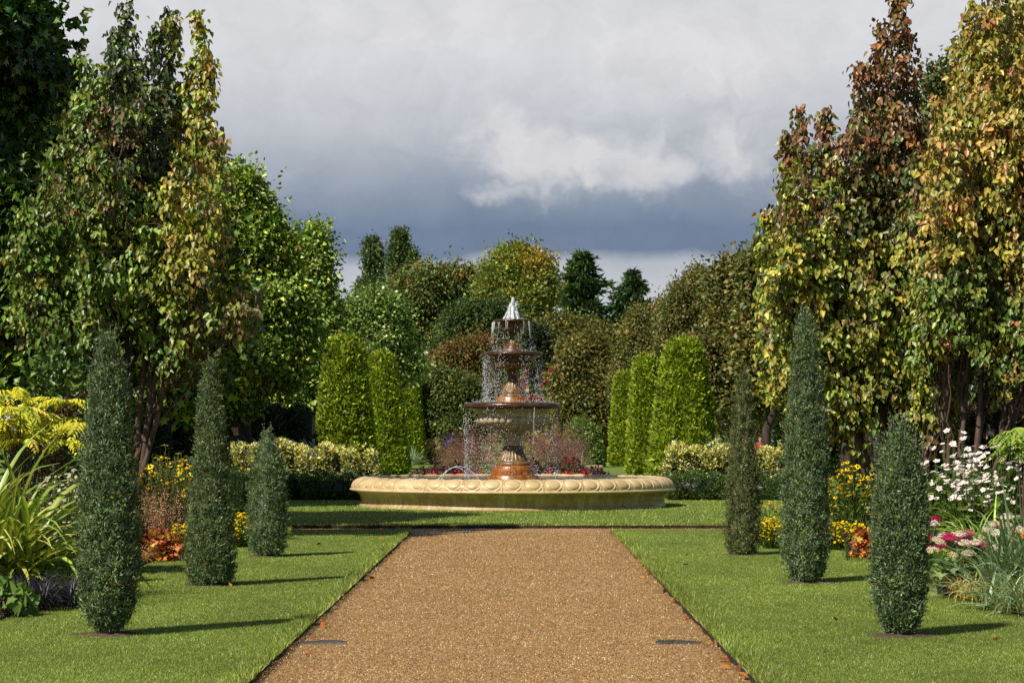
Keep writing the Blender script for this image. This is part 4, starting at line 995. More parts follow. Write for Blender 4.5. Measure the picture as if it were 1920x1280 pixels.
def leafy_box(name, lab, cat, boxes, n, L, W, palf, seed, group=None, m=M_GLOSS, kind='leaf6', shoots=0, core=(40, 52, 24)):
    """hedge made of rounded boxes (x0,x1,y0,y1,z0,z1); palf(P, rng) -> colours"""
    rng = rng_of(seed); b0 = boxes[0]
    t = thing(name, lab, cat, ((b0[0] + b0[1]) / 2, (b0[2] + b0[3]) / 2, 0), group); a = Acc(); inn = Acc()
    ar = np.array([(b[1] - b[0]) * (b[5] - b[4]) + (b[3] - b[2]) * (b[1] - b[0]) for b in boxes])
    for b, q in zip(boxes, ar / ar.sum()):
        k = int(n * q); c = np.array([(b[0] + b[1]) / 2, (b[2] + b[3]) / 2, (b[4] + b[5]) / 2]); h = np.array([(b[1] - b[0]) / 2, (b[3] - b[2]) / 2, (b[5] - b[4]) / 2])
        u = rng.uniform(-1, 1, (k, 3)); ax = rng.choice(3, k, p=[0.14, 0.46, 0.40]); sg = np.where((ax == 1) & (rng.random(k) < 0.8), -1, np.sign(rng.normal(size=k)))
        sg = np.where(ax == 2, 1, sg); u[np.arange(k), ax] = sg
        rnd = unit(np.sign(u) * np.abs(u) ** 4)                      # rounded corners
        P = c + u * h * (1 - 0.10 * (np.abs(u) > 0.85).sum(1, keepdims=True).clip(0, 3) * 0.6)
        wob = 0.07 * (np.sin(P[:, 0] * 5.1 + seed) * np.sin(P[:, 2] * 6.3) + np.sin(P[:, 0] * 11.7 + P[:, 2] * 4))
        P = P + rnd * (wob - np.abs(rng.normal(0, 0.06, k)))[:, None]
        P[:, 2] = np.maximum(P[:, 2], 0.02)
        A = unit(rnd * 0.6 + rng.normal(size=(k, 3)) * 0.5 + np.array([0, 0, 0.45])); N = unit(rnd + rng.normal(size=(k, 3)) * 0.6)
        sz = rng.uniform(0.6, 1.3, k)
        a.leaves(P, A, N, L * sz, W * sz, jitter(palf(P, rng), rng, 0.22, 0.05), kind)
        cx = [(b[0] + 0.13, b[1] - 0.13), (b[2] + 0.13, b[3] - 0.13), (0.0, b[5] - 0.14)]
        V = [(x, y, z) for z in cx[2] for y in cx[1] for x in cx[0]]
        inn.add(V, [(0, 1, 3, 2), (4, 6, 7, 5), (0, 4, 5, 1), (1, 5, 7, 3), (3, 7, 6, 2), (2, 6, 4, 0)], srgb(*core))  # opaque filler box, its dark colour stands for the hedge's shaded inside
    for _ in range(shoots):                                          # long whippy shoots
        b = boxes[rng.integers(len(boxes))]
        s = np.array([rng.uniform(b[0], b[1]), rng.uniform(b[2], b[2] + 0.3), rng.uniform(b[4] + (b[5] - b[4]) * 0.3, b[5])])
        e = s + np.array([rng.normal(0, 0.25), -abs(rng.normal(0.1, 0.12)), rng.uniform(-0.05, 0.28)])
        w = np.linspace(0, 1, 16)[:, None]; P = np.repeat(s + (e - s) * w, 2, 0)
        a.leaves(P, np.tile(e - s, (32, 1)) + rng.normal(0, 0.25, (32, 3)), rng.normal(size=(32, 3)), L * 0.8, W * 0.8, jitter(palf(P, rng), rng, 0.2), kind)
    a.build('foliage', m, t); inn.build('dark_core', m, t)
    return t
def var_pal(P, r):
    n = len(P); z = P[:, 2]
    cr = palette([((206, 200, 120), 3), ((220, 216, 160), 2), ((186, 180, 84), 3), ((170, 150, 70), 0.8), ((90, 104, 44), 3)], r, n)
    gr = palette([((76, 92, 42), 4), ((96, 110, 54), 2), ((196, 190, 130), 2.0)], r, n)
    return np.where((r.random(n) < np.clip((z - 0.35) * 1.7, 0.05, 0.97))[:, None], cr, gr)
low_pal = lambda P, r: palette([((58, 82, 36), 3), ((76, 100, 44), 3), ((44, 64, 28), 2), ((104, 122, 60), 0.7)], r, len(P))
VH = 'cream variegated hedges'
d = 57.5
def hx(px, dd=d): return gx(px, dd)
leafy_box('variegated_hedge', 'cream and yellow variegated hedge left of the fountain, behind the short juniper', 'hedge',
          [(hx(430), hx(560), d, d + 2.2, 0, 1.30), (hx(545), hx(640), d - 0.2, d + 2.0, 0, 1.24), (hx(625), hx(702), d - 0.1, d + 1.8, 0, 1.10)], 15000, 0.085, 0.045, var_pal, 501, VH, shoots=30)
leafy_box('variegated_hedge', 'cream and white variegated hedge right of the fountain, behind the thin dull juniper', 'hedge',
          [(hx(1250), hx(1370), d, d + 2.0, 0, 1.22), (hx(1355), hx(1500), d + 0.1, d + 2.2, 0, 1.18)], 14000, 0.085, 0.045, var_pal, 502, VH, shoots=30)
d = 55.6
LH = 'low dark green hedges at the feet of the variegated ones'
leafy_box('low_hedge', 'low dark green hedge in front of the left variegated hedge', 'hedge', [(hx(415), hx(580), d, d + 1.8, 0, 0.62), (hx(570), hx(700), d, d + 1.7, 0, 0.58)], 11000, 0.06, 0.02, low_pal, 503, LH, shoots=60, kind='diamond')
leafy_box('low_hedge', 'low dark green hedge in front of the right variegated hedge', 'hedge', [(hx(1236), hx(1380), d, d + 1.8, 0, 0.60), (hx(1370), hx(1490), d, d + 1.7, 0, 0.55)], 10000, 0.06, 0.02, low_pal, 504, LH, shoots=60, kind='diamond')
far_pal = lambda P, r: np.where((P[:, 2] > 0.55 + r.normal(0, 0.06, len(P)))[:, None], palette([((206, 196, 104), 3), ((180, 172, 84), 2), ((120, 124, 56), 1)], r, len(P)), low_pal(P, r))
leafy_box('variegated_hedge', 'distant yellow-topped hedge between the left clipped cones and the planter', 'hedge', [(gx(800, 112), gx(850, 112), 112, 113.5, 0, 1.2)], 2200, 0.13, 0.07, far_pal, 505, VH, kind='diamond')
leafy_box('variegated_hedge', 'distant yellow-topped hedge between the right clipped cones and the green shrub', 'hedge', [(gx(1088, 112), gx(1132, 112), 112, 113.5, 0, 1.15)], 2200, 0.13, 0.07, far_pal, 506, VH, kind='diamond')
bz = lambda P, r: palette([((76, 60, 34), 3), ((60, 62, 30), 3), ((96, 68, 38), 1.5), ((50, 44, 26), 2), ((150, 120, 60), 0.15)], r, len(P))
leafy_box('beech_hedge', 'dark bronze hedge in the shade behind the white anemones', 'hedge', [(gx(1640, 40), gx(1800, 40), 39.9, 42, 0, 1.9), (gx(1780, 40), gx(2060, 40), 40, 42, 0, 2.05)], 12000, 0.10, 0.055, bz, 507, None, shoots=40)
dk = lambda P, r: palette([((52, 70, 34), 3), ((40, 54, 26), 3), ((68, 84, 40), 1)], r, len(P))
leafy_box('laurel_hedge', 'dark shaded hedge under the limes, behind the person in dark clothes', 'hedge', [(gx(60, 66), gx(330, 66), 66, 68, 0, 2.6), (gx(300, 66), gx(590, 66), 66.3, 68, 0, 2.3)], 16000, 0.14, 0.06, dk, 508, None)
leafy_box('laurel_hedge', 'dark shaded hedge under the brownish trees, behind the dark trunk', 'hedge', [(gx(1446, 84), gx(1560, 84), 84, 86, 0, 2.3), (gx(1540, 84), gx(1760, 84), 84.2, 86, 0, 3.2)], 16000, 0.15, 0.07, dk, 509, None)
# the wood that closes the view
def woodland():
    rng = rng_of(601); a = Acc(); n = 90000
    ncl = 3000
    x = rng.uniform(-60, 60, ncl); y = rng.uniform(290, 330, ncl)
    top = 9.5 + 1.6 * np.sin(x * 0.31) + 1.1 * np.sin(x * 0.83 + 1) + 0.7 * np.sin(x * 2.1)
    z = top * (1 - rng.random(ncl) ** 1.4)
    k = np.repeat(np.arange(ncl), n // ncl); C = np.stack([x, y, z], 1)
    P = C[k] + rng.normal(0, 1, (n, 3)) * np.array([0.9, 0.9, 0.55]); P[:, 2] = np.abs(P[:, 2])
    c = jitter(palette([((84, 100, 52), 3), ((70, 86, 46), 3), ((104, 108, 60), 1), ((110, 98, 58), 0.7)], rng, ncl), rng, 0.2)
    a.leaves(P, rng.normal(size=(n, 3)), rng.normal(size=(n, 3)) + [0, -1, 0.6], 0.7, 0.45, jitter(c[k], rng, 0.2), 'diamond')
    tag(a.build('woodland', M_LEAF), 'mixed green woodland closing the view beyond the park trees', 'woodland', kind='stuff')
woodland()

# ------------------------------------------------------------------ bed plants
def strap_leaves(acc, c, n, L, W, pal, rng, spread=0.9, droop=1.0, seg=6, pal2=None, r0=0.05, front=0.0, lv=0.3, tip=0.15, elm=1.0):
    """arching strap leaves from the point c, folded along the midrib; pal2 colours one half"""
    an = rng.uniform(0, 6.283, n); el = np.clip(rng.normal(elm, 0.28 * spread, n), 0.2, 1.5); ln = L * rng.uniform(1 - lv * 1.6, 1 + lv * 0.5, n)
    O = np.stack([np.cos(an), np.sin(an), np.zeros(n)], 1); O[:, 1] -= front; O = unit(O)
    t = np.linspace(0, 1, seg + 1)
    bend = droop * rng.uniform(0.5, 1.4, n)
    pts = []; p = np.asarray(c, float) + O * r0 * rng.random((n, 1)); e = el.copy()
    for k in range(seg + 1):
        pts.append(p.copy()); p = p + (O * np.cos(e)[:, None] + np.array([0, 0, 1]) * np.sin(e)[:, None]) * (ln / seg)[:, None]
        e = e - bend / seg * (0.4 + 1.6 * t[k])
    pts = np.stack(pts, 1)                                           # n, seg+1, 3
    sd = np.cross(O, [0, 0, 1.0]); sd = unit(sd + rng.normal(0, 0.25, (n, 3)))
    w = W * rng.uniform(0.7, 1.2, n)[:, None] * (np.sin(np.clip(t * 0.75 + 0.28, 0, 1) * math.pi) ** 0.7 * (1 - tip) + tip * (1 - t))[None]
    w[:, -1] = W * 0.06
    Lf = pts - sd[:, None] * w[..., None] / 2; Rt = pts + sd[:, None] * w[..., None] / 2; Md = pts - np.array([0, 0, 1.0]) * (w * 0.22)[..., None]
    V = np.stack([Lf, Md, Rt], 2).reshape(n, -1, 3); m = (seg + 1) * 3
    f = []
    for k in range(seg):
        f += [(k * 3, k * 3 + 1, k * 3 + 4, k * 3 + 3), (k * 3 + 1, k * 3 + 2, k * 3 + 5, k * 3 + 4)]
    f = np.array(f); Fc = (f[None] + (np.arange(n) * m)[:, None, None]).reshape(-1, 4)
    c1 = jitter(palette(pal, rng, n), rng, 0.14, 0.04); c2 = jitter(palette(pal2 or pal, rng, n), rng, 0.14, 0.04)
    C = np.stack([np.repeat(c1, seg, 0).reshape(n, seg, 3), np.repeat(c2, seg, 0).reshape(n, seg, 3)], 2).reshape(-1, 3)
    acc.add(V.reshape(-1, 3), Fc, C)

def strap_plant(name, lab, cat, x, y, n, L, W, pal, seed, group=None, m=M_GLOSS, z=0.02, clumps=1, cr=0.2, **k):
    rng = rng_of(seed); t = thing(name, lab, cat, (x, y, 0), group); a = Acc()
    for i in range(clumps):
        c = (x, y, z) if i == 0 else (x + rng.normal(0, cr), y + rng.normal(0, cr * 0.7), z)
        strap_leaves(a, c, max(3, n // clumps), L * (1 if i == 0 else rng.uniform(0.8, 1.05)), W, pal, rng, **k)
    a.build('leaves', m, t); return t

def mound(acc, c, r, n, L, W, pal, rng, kind='leaf6', stalks=True, up=0.6, droop=0.15, hang=0.0):
    """dome of leaves on a rounded plant: c base centre, r (rx,ry,rz)"""
    r = np.array(r, float)
    d = unit(rng.normal(size=(n, 3))); d[:, 2] = np.abs(d[:, 2]); q = rng.uniform(0.55, 1.0, n) ** 0.6
    lump = 1 + 0.12 * np.sin(d[:, 0] * 9 + 1) * np.cos(d[:, 2] * 8 + d[:, 1] * 5)
    P = np.asarray(c, float) + d * r * (q * lump)[:, None]
    A = unit(d * 0.7 + rng.normal(size=(n, 3)) * 0.5 + np.array([0, 0, 0.15 - hang])); N = unit(d * 0.6 + np.array([0, 0, up]) + rng.normal(size=(n, 3)) * 0.4)
    sz = rng.uniform(0.6, 1.25, n)
    acc.leaves(P, A, N, L * sz, W * sz, jitter(palette(pal, rng, n), rng, 0.2, 0.06), kind, droop=droop)
    return P

def shrub(name, lab, cat, x, y, r, n, L, W, pal, seed, group=None, m=M_LEAF, kind='leaf6', z=0.0, part='foliage', **k):
    rng = rng_of(seed); t = thing(name, lab, cat, (x, y, 0), group); a = Acc()
    mound(a, (x, y, z), r, n, L, W, pal, rng, kind, **k); a.build(part, m, t)
    w = Acc()
    for i in range(7):
        e = np.array([x, y, z]) + unit(rng.normal(size=3) * [1, 1, 0.4] + [0, 0, 0.8]) * np.array(r) * 0.7
        w.add(*tube_geo([(x + rng.normal(0, 0.03), y + rng.normal(0, 0.03), -0.02), (np.array([x, y, 0]) + e) / 2 + [0, 0, 0.06], e], [0.014, 0.01, 0.004], 5))
    w.build('stems', M_TWIG, t, smooth=True)
    return t, a

def flower_geo(P, N, r, rng, petals=6, cup=0.15, col=None, ccol=(0.5, 0.35, 0.02), cr=0.3, dome=0.15):
    """flat or cupped flower heads with separate petals and a raised eye"""
    acc = Acc(); n = len(P); N = unit(N); ref = np.where(np.abs(N[:, 2:3]) < 0.9, [[0, 0, 1.0]], [[1.0, 0, 0]])
    U = unit(np.cross(N, ref)); Vv = np.cross(N, U); r = np.broadcast_to(r, (n,))
    for k in range(petals):
        a = k / petals * 6.283 + rng.uniform(0, 0.3, n)
        A = U * np.cos(a)[:, None] + Vv * np.sin(a)[:, None]
        acc.leaves(P, A + N * cup, N, r, r * 6.283 / petals * 0.85, jitter(np.repeat([col], n, 0) if np.ndim(col) == 1 else col, rng, 0.08, 0.02), 'diamond', droop=0.1, fold=0.05)
    th = np.arange(6) / 6 * 6.283
    Vc = P[:, None] + (U[:, None] * np.cos(th)[None, :, None] + Vv[:, None] * np.sin(th)[None, :, None]) * (r * cr)[:, None, None] + (N * (r * 0.08)[:, None])[:, None]
    Vt = P[:, None] + (N * (r * (0.08 + dome))[:, None])[:, None]
    VV = np.concatenate([Vc, Vt], 1); f = np.array([(i, (i + 1) % 6, 6) for i in range(6)])
    acc.add(VV.reshape(-1, 3), (f[None] + (np.arange(n) * 7)[:, None, None]).reshape(-1, 3), np.array(ccol))
    return acc

def stems_geo(acc, bases, tips, r=0.004, col=srgb(92, 112, 48)):
    for b, e in zip(bases, tips):
        b = np.asarray(b); e = np.asarray(e); mid = (b + e) / 2 + np.array([0.02 * math.sin(b[0] * 50), 0.02 * math.cos(e[0] * 40), 0])
        V, Fc = tube_geo([b, mid, e], [r, r, r * 0.7], 4); acc.add(V, Fc, np.array(col))

SUNF = np.array([SUNV.x, SUNV.y, SUNV.z])
def flower_plant(name, lab, cat, x, y, rx, ry, zlo, zhi, nf, r, col, seed, group=None, petals=7, leafpal=None, nl=300, Ll=0.09, Wl=0.03, ccol=srgb(60, 36, 20), cr=0.3, dome=0.3, part='flower', many=False, stem=True, face=0.5, cup=0.05, lz=0.8, m=M_PETAL, backs=None):
    """clump with stems, leaves and flower heads; each head its own mesh unless there are hundreds"""
    rng = rng_of(seed); t = thing(name, lab, cat, (x, y, 0), group); a = Acc()
    d = rng.uniform(0, 1, nf) ** 0.5; an = rng.uniform(0, 6.283, nf)
    tips = np.stack([x + rx * d * np.cos(an), y + ry * d * np.sin(an), zlo + (zhi - zlo) * rng.random(nf) ** 0.7 * (1 - 0.35 * d ** 2)], 1)
    bs = np.stack([x + (tips[:, 0] - x) * 0.45, y + (tips[:, 1] - y) * 0.45, np.full(nf, 0.0)], 1)
    if stem: stems_geo(a, bs, tips)
    if nl:
        lp = leafpal or [((88, 108, 44), 3), ((70, 92, 38), 3), ((112, 126, 56), 1)]
        dd = rng.uniform(0, 1, nl) ** 0.5; a2 = rng.uniform(0, 6.283, nl)
        P = np.stack([x + rx * 1.02 * dd * np.cos(a2), y + ry * dd * np.sin(a2), zhi * lz * rng.random(nl) * (1 - 0.3 * dd ** 2) + 0.02], 1)
        O = np.stack([np.cos(a2), np.sin(a2), rng.uniform(0, 0.9, nl)], 1)
        a.leaves(P, O + rng.normal(0, 0.5, (nl, 3)), rng.normal(size=(nl, 3)) * 0.6 + [0, 0, 1], Ll * rng.uniform(0.6, 1.3, nl), Wl, jitter(palette(lp, rng, nl), rng, 0.2), 'leaf6')
    a.build('foliage', M_LEAF, t)
    N = unit(SUNF * face + np.array([0, 0, 0.7]) + rng.normal(size=(nf, 3)) * 0.45)
    rr = r * rng.uniform(0.75, 1.2, nf); cols = np.array(col if np.ndim(col[0]) else [col], float); cc = cols[rng.integers(len(cols), size=nf)]
    if many:
        tag(flower_geo(tips, N, rr, rng, petals, cup, cc, ccol, cr, dome).build('flowers', m, t), kind='stuff')
    else:
        for i in range(nf): flower_geo(tips[i:i + 1], N[i:i + 1], rr[i:i + 1], rng, petals, cup, cc[i], ccol, cr, dome).build(part, m, t)
    return t, tips

def at(px, d): return gx(px, d), d
# --- left bed
PH = [((150, 164, 70), 3), ((126, 148, 60), 3), ((186, 188, 96), 2)]; PH2 = [((96, 122, 50), 3), ((112, 132, 58), 2), ((200, 196, 112), 1.2)]
x, y = at(14, 23.2); strap_plant('flax_plant', 'large strappy flax with yellow-striped sword leaves at the left edge', 'flax plant', x, y, 320, 1.75, 0.07, PH, 701, pal2=PH2, droop=1.5, spread=1.5, elm=0.92, clumps=7, cr=0.2, front=0.1, seg=8, z=0.1)
BL = [((50, 46, 54), 3), ((34, 32, 38), 3), ((86, 80, 94), 1.2)]
x, y = at(62, 22.3); strap_plant('black_grass', 'black mondo grass tufts spilling onto the lawn in front of the flax', 'ornamental grass', x, y, 2200, 0.40, 0.011, BL, 702, 'black mondo grass clumps', droop=1.9, spread=1.3, clumps=22, cr=0.30, seg=5)
def sumac(name, lab, x, y, h, spread, n, pal, seed, zlo=0.9, fr=0.42, lim=None):
    """shrub with arching fern-like leaves made of paired leaflets"""
    rng = rng_of(seed); t = thing(name, lab, 'shrub', (x, y, 0)); a, w = Acc(), Acc()
    for i in range(n):
        an = rng.uniform(0, 6.283); q = rng.random() ** 0.5
        s = np.array([x + spread * q * math.cos(an), y + spread * 0.7 * q * math.sin(an), zlo + (h - zlo) * rng.random() * (1 - 0.35 * q * q)])
        w.add(*tube_geo([(x + (s[0] - x) * 0.2, y + (s[1] - y) * 0.2, 0), (np.array([x, y, s[2] * 0.55]) * 0.4 + s * np.array([0.6, 0.6, 0.55]) + np.array([0, 0, s[2] * 0.1])), s], [0.012, 0.008, 0.004], 5))
        for f in range(rng.integers(4, 8)):
            fa = rng.uniform(0, 6.283); O = np.array([math.cos(fa), math.sin(fa) - 0.25, 0.0]); O /= np.linalg.norm(O)
            tt = np.linspace(0.12, 1, 11); ln = fr * rng.uniform(0.6, 1.1)
            R_ = s + O * (ln * tt)[:, None] + np.array([0, 0, 1.0]) * (ln * (0.42 * tt - 0.75 * tt ** 2))[:, None]
            sd = np.cross(O, [0, 0, 1.0])
            col = jitter(np.repeat(palette(pal, rng, 1), 22, 0), rng, 0.15, 0.05)
            P = np.concatenate([R_, R_]); A = np.concatenate([O * 0.55 + sd * 0.75 + [0, 0, -0.4]] * 11 + [O * 0.55 - sd * 0.75 + [0, 0, -0.4]] * 11).reshape(-1, 3) + rng.normal(0, 0.12, (22, 3))
            a.leaves(P, A, np.tile([0, -0.2, 1.0], (22, 1)) + rng.normal(0, 0.2, (22, 3)), ln * 0.30 * np.tile(np.sin(0.35 + tt * 2.3), 2), ln * 0.07, col, 'leaf6', droop=0.25)
    w.build('stems', M_TWIG, t, smooth=True); a.build('foliage', M_LEAF, t)
YS = [((196, 192, 54), 3), ((176, 178, 52), 3), ((148, 158, 52), 1.6), ((206, 196, 88), 1)]
x, y = at(40, 27.0); sumac('golden_sumac', 'golden yellow fern-leaved shrub behind the flax at the left edge', x, y, 2.16, 0.85, 27, YS, 703, 1.5)
x, y = at(120, 26.4); shrub('bronze_shrub', 'dark bronze leafy shrub in shade between the golden shrub and the tallest juniper', 'shrub', x, y + 1.2, (0.7, 0.5, 2.2), 1800, 0.09, 0.05, [((74, 52, 30), 3), ((60, 56, 28), 3), ((110, 76, 36), 0.8)], 704)
x, y = at(110, 32); shrub('laurel_shrub', 'green rounded shrub under the autumn tree at the left', 'shrub', x, y, (0.75, 0.6, 3.0), 2400, 0.12, 0.07, [((84, 110, 46), 3), ((66, 92, 38), 3), ((110, 128, 60), 1)], 705, m=M_GLOSS)
WH = [srgb(226, 222, 204), srgb(206, 204, 180)]
x, y = at(125, 25.6); flower_plant('aster_plant', 'loose mass of small white asters behind the flax', 'flowers', x, y, 0.42, 0.3, 0.45, 1.25, 420, 0.022, WH, 706, nl=500, Ll=0.07, Wl=0.016, many=True, ccol=srgb(180, 160, 80), leafpal=[((128, 138, 104), 3), ((104, 118, 76), 3)])
def sedum(name, lab, x, y, rx, ry, z, nh, r, cols, seed, group=None):
    rng = rng_of(seed); t = thing(name, lab, 'flowers', (x, y, 0), group); a = Acc()
    d = np.sqrt((np.arange(nh) + 0.5) / nh); an = np.arange(nh) * 2.4 + rng.normal(0, 0.2, nh)
    tips = np.stack([x + rx * d * np.cos(an), y + ry * d * np.sin(an), z * (1 - 0.4 * d ** 2) + rng.normal(0, 0.03, nh)], 1)
    stems_geo(a, np.stack([x + (tips[:, 0] - x) * 0.5, y + (tips[:, 1] - y) * 0.5, np.zeros(nh)], 1), tips, 0.006, srgb(124, 140, 84))
    nl = nh * 22; k = rng.integers(nh, size=nl); q = rng.uniform(0.1, 0.85, nl)[:, None]
    P = np.stack([x + (tips[k, 0] - x) * 0.5, y + (tips[k, 1] - y) * 0.5, np.zeros(nl)], 1) * (1 - q) + tips[k] * q
    a.leaves(P, rng.normal(size=(nl, 3)) + [0, 0, 0.5], rng.normal(size=(nl, 3)) * 0.5 + [0, 0, 1], 0.07, 0.035, jitter(palette([((126, 146, 84), 3), ((104, 128, 66), 3)], rng, nl), rng, 0.15), 'leaf6')
    a.build('foliage', M_LEAF, t)
    cc = np.array(cols)[rng.integers(len(cols), size=nh)]
    for i in range(nh):
        h = Acc(); R_ = r * rng.uniform(0.7, 1.2); m = 170
        dd = np.sqrt(rng.random(m)); aa = rng.uniform(0, 6.283, m)
        P = tips[i] + np.stack([R_ * dd * np.cos(aa), R_ * dd * np.sin(aa), R_ * 0.55 * (1 - dd ** 2) + rng.normal(0, 0.003, m)], 1)
        h.leaves(P, np.stack([np.cos(aa), np.sin(aa), 0.6 + 0 * aa], 1) + rng.normal(0, 0.6, (m, 3)), rng.normal(size=(m, 3)) * 0.5 + [0, 0, 1], 0.017, 0.014, jitter(np.repeat([cc[i]], m, 0), rng, 0.14, 0.03), 'diamond')
        prof = [(R_ * 0.98 * math.cos(b), tips[i][2] - 0.012 + R_ * 0.5 * math.sin(b)) for b in np.linspace(0, 1.5, 6)]
        V, Fc = lathe_geo([(0.006, tips[i][2] - 0.03)] + prof, 14, (tips[i][0], tips[i][1])); h.add(V, Fc, np.clip(cc[i] * 0.9, 0, 1))
        h.build('flower_head', M_PETAL, t)
CREAM = [srgb(246, 232, 214), srgb(240, 220, 200)]; PINK = [srgb(206, 52, 112), srgb(214, 84, 134), srgb(190, 44, 100)]
x, y = at(18, 23.6); sedum('sedum_plant', 'cream white sedum heads under the flax at the left edge', x, y, 0.34, 0.2, 0.42, 9, 0.075, CREAM, 707, 'flat-headed sedums')
HEU = [((196, 124, 62), 3), ((206, 160, 74), 2.5), ((150, 74, 52), 2), ((184, 110, 80), 1.6)]
def heuchera(lab, px, d, r, n, pal, seed, plumes=0):
    x, y = at(px, d); rng = rng_of(seed); t = thing('heuchera', lab, 'foliage plant', (x, y, 0), 'orange and red leaved heucheras'); a = Acc()
    mound(a, (x, y, 0.0), r, n, 0.09, 0.085, pal, rng, 'maple', up=0.9); a.build('leaves', M_LEAF, t)
    if plumes:
        b = Acc()
        bs = np.stack([x + rng.normal(0, r[0] * 0.5, plumes), y + rng.normal(0, r[1] * 0.4, plumes), np.full(plumes, r[2] * 0.6)], 1)
        tp = bs + np.stack([rng.normal(0, 0.07, plumes), rng.normal(0, 0.07, plumes), rng.uniform(0.35, 0.75, plumes)], 1)
        stems_geo(b, bs, tp, 0.0025, srgb(150, 110, 76))
        m = 26; k = np.repeat(np.arange(plumes), m); q = rng.uniform(0.4, 1, (plumes * m, 1))
        P = bs[k] * (1 - q) + tp[k] * q + rng.normal(0, 0.018, (plumes * m, 3))
        b.leaves(P, rng.normal(size=P.shape), rng.normal(size=P.shape), 0.016, 0.011, jitter(palette([((206, 170, 140), 3), ((186, 140, 112), 2)], rng, len(P)), rng, 0.12), 'diamond')
        b.build('flower_plumes', M_PETAL, t)
heuchera('orange leaved heuchera glowing left of the tallest juniper', 128, 27.8, (0.27, 0.22, 0.30), 260, HEU, 711)
heuchera('red and amber heuchera with pale pink flower plumes right of the tallest juniper', 292, 30.2, (0.36, 0.3, 0.34), 420, HEU, 712, 70)
heuchera('amber and red heuchera between the tallest right juniper and the short thick one', 1619, 30.8, (0.15, 0.2, 0.34), 220, HEU, 713)
YEL = [srgb(250, 222, 40), srgb(244, 206, 30)]
x, y = at(318, 33.5); flower_plant('rudbeckia_plant', 'tall yellow coneflowers with dark centres in the left bed, behind the pink plumes', 'flowers', x, y, 0.46, 0.3, 0.55, 1.28, 84, 0.048, YEL, 721, 'tall yellow coneflowers', petals=8, nl=520, Ll=0.12, Wl=0.04, dome=0.7, leafpal=[((150, 154, 84), 3), ((116, 128, 60), 3), ((176, 170, 108), 1)])
x, y = at(1600, 35.5); flower_plant('rudbeckia_plant', 'tall yellow coneflowers in the right bed, between the two blue-green junipers', 'flowers', x, y, 0.46, 0.3, 0.45, 1.2, 88, 0.046, YEL, 722, 'tall yellow coneflowers', petals=8, nl=460, Ll=0.12, Wl=0.04, dome=0.7, leafpal=[((96, 116, 50), 3), ((78, 98, 42), 3), ((170, 166, 96), 0.8)])
CY = [srgb(250, 222, 24), srgb(246, 208, 20)]
def coreopsis(lab, px, d, rx, h, nf, seed):
    x, y = at(px, d); flower_plant('coreopsis_plant', lab, 'flowers', x, y, rx, 0.3, 0.10, h, nf, 0.021, CY, seed, 'low mounds of bright yellow flowers', petals=7, nl=260, Ll=0.05, Wl=0.01, many=True, ccol=srgb(200, 140, 20), dome=0.1, lz=0.9)
coreopsis('low mound of bright yellow flowers left of the slender tapering juniper', 342, 32.0, 0.25, 0.42, 240, 731)
coreopsis('low mound of bright yellow flowers between the slender and the short left junipers', 452, 33.6, 0.20, 0.50, 220, 732)
coreopsis('few bright yellow flowers peeping out right of the short juniper', 536, 36.0, 0.08, 0.22, 18, 733)
coreopsis('low mound of bright yellow flowers left of the tallest right juniper', 1444, 33.2, 0.20, 0.46, 210, 734)
coreopsis('wide low mound of bright yellow flowers between the right blue-green junipers', 1584, 32.8, 0.38, 0.40, 380, 735)
def fennel(lab, px, d, rx, h, seed, n=60, umb=16):
    x, y = at(px, d); rng = rng_of(seed); t = thing('fennel_plant', lab, 'herb', (x, y, 0), 'feathery fennels'); a, w, u = Acc(), Acc(), Acc()
    bs = np.stack([x + rng.normal(0, rx * 0.25, n), y + rng.normal(0, rx * 0.25, n), np.zeros(n)], 1)
    tp = np.stack([x + rng.normal(0, rx * 0.55, n), y + rng.normal(0, rx * 0.4, n), h * rng.uniform(0.55, 1.0, n)], 1)
    stems_geo(w, bs, tp, 0.005, srgb(128, 146, 96)); m = 60; k = np.repeat(np.arange(n), m); q = rng.uniform(0.3, 0.98, (n * m, 1))
    P = bs[k] * (1 - q) + tp[k] * q + rng.normal(0, 0.07, (n * m, 3))
    a.leaves(P, rng.normal(size=P.shape) + [0, 0, 0.5], rng.normal(size=P.shape), 0.09, 0.0045, jitter(palette([((120, 136, 84), 3), ((98, 118, 70), 3)], rng, len(P)), rng, 0.2), 'tri')
    for i in range(umb):
        c = tp[i] + [0, 0, 0.12]; stems_geo(w, [tp[i]], [c], 0.003, srgb(128, 146, 96))
        mm = 40; dd = np.sqrt(rng.random(mm)); aa = rng.uniform(0, 6.28, mm)
        P = c + np.stack([0.05 * dd * np.cos(aa), 0.05 * dd * np.sin(aa), 0.012 * (1 - dd)], 1)
        u.leaves(P, rng.normal(size=P.shape), rng.normal(size=P.shape) + [0, 0, 1.5], 0.013, 0.011, jitter(palette([((186, 178, 80), 3), ((160, 158, 66), 2)], rng, mm), rng, 0.15), 'diamond')
    w.build('stems', M_LEAF, t); a.build('foliage', M_LEAF, t); u.build('flower_heads', M_PETAL, t)
fennel('feathery grey-green fennel with yellow umbels behind the left coneflowers', 335, 35.5, 0.40, 1.30, 741)
fennel('thin fennel with a few yellow umbels between the two nearer left junipers', 430, 37.0, 0.22, 1.35, 742, 24, 9)
fennel('dark feathery fennel behind the right coneflowers', 1590, 37.5, 0.30, 1.35, 743, 34, 5)
x, y = at(325, 30.6); strap_plant('hosta_plant', 'small clump of broad green leaves at the lawn edge by the red heuchera', 'foliage plant', x + 0.03, y - 0.4, 12, 0.26, 0.06, [((120, 146, 86), 3), ((96, 124, 66), 2)], 744, droop=1.0, spread=1.4)
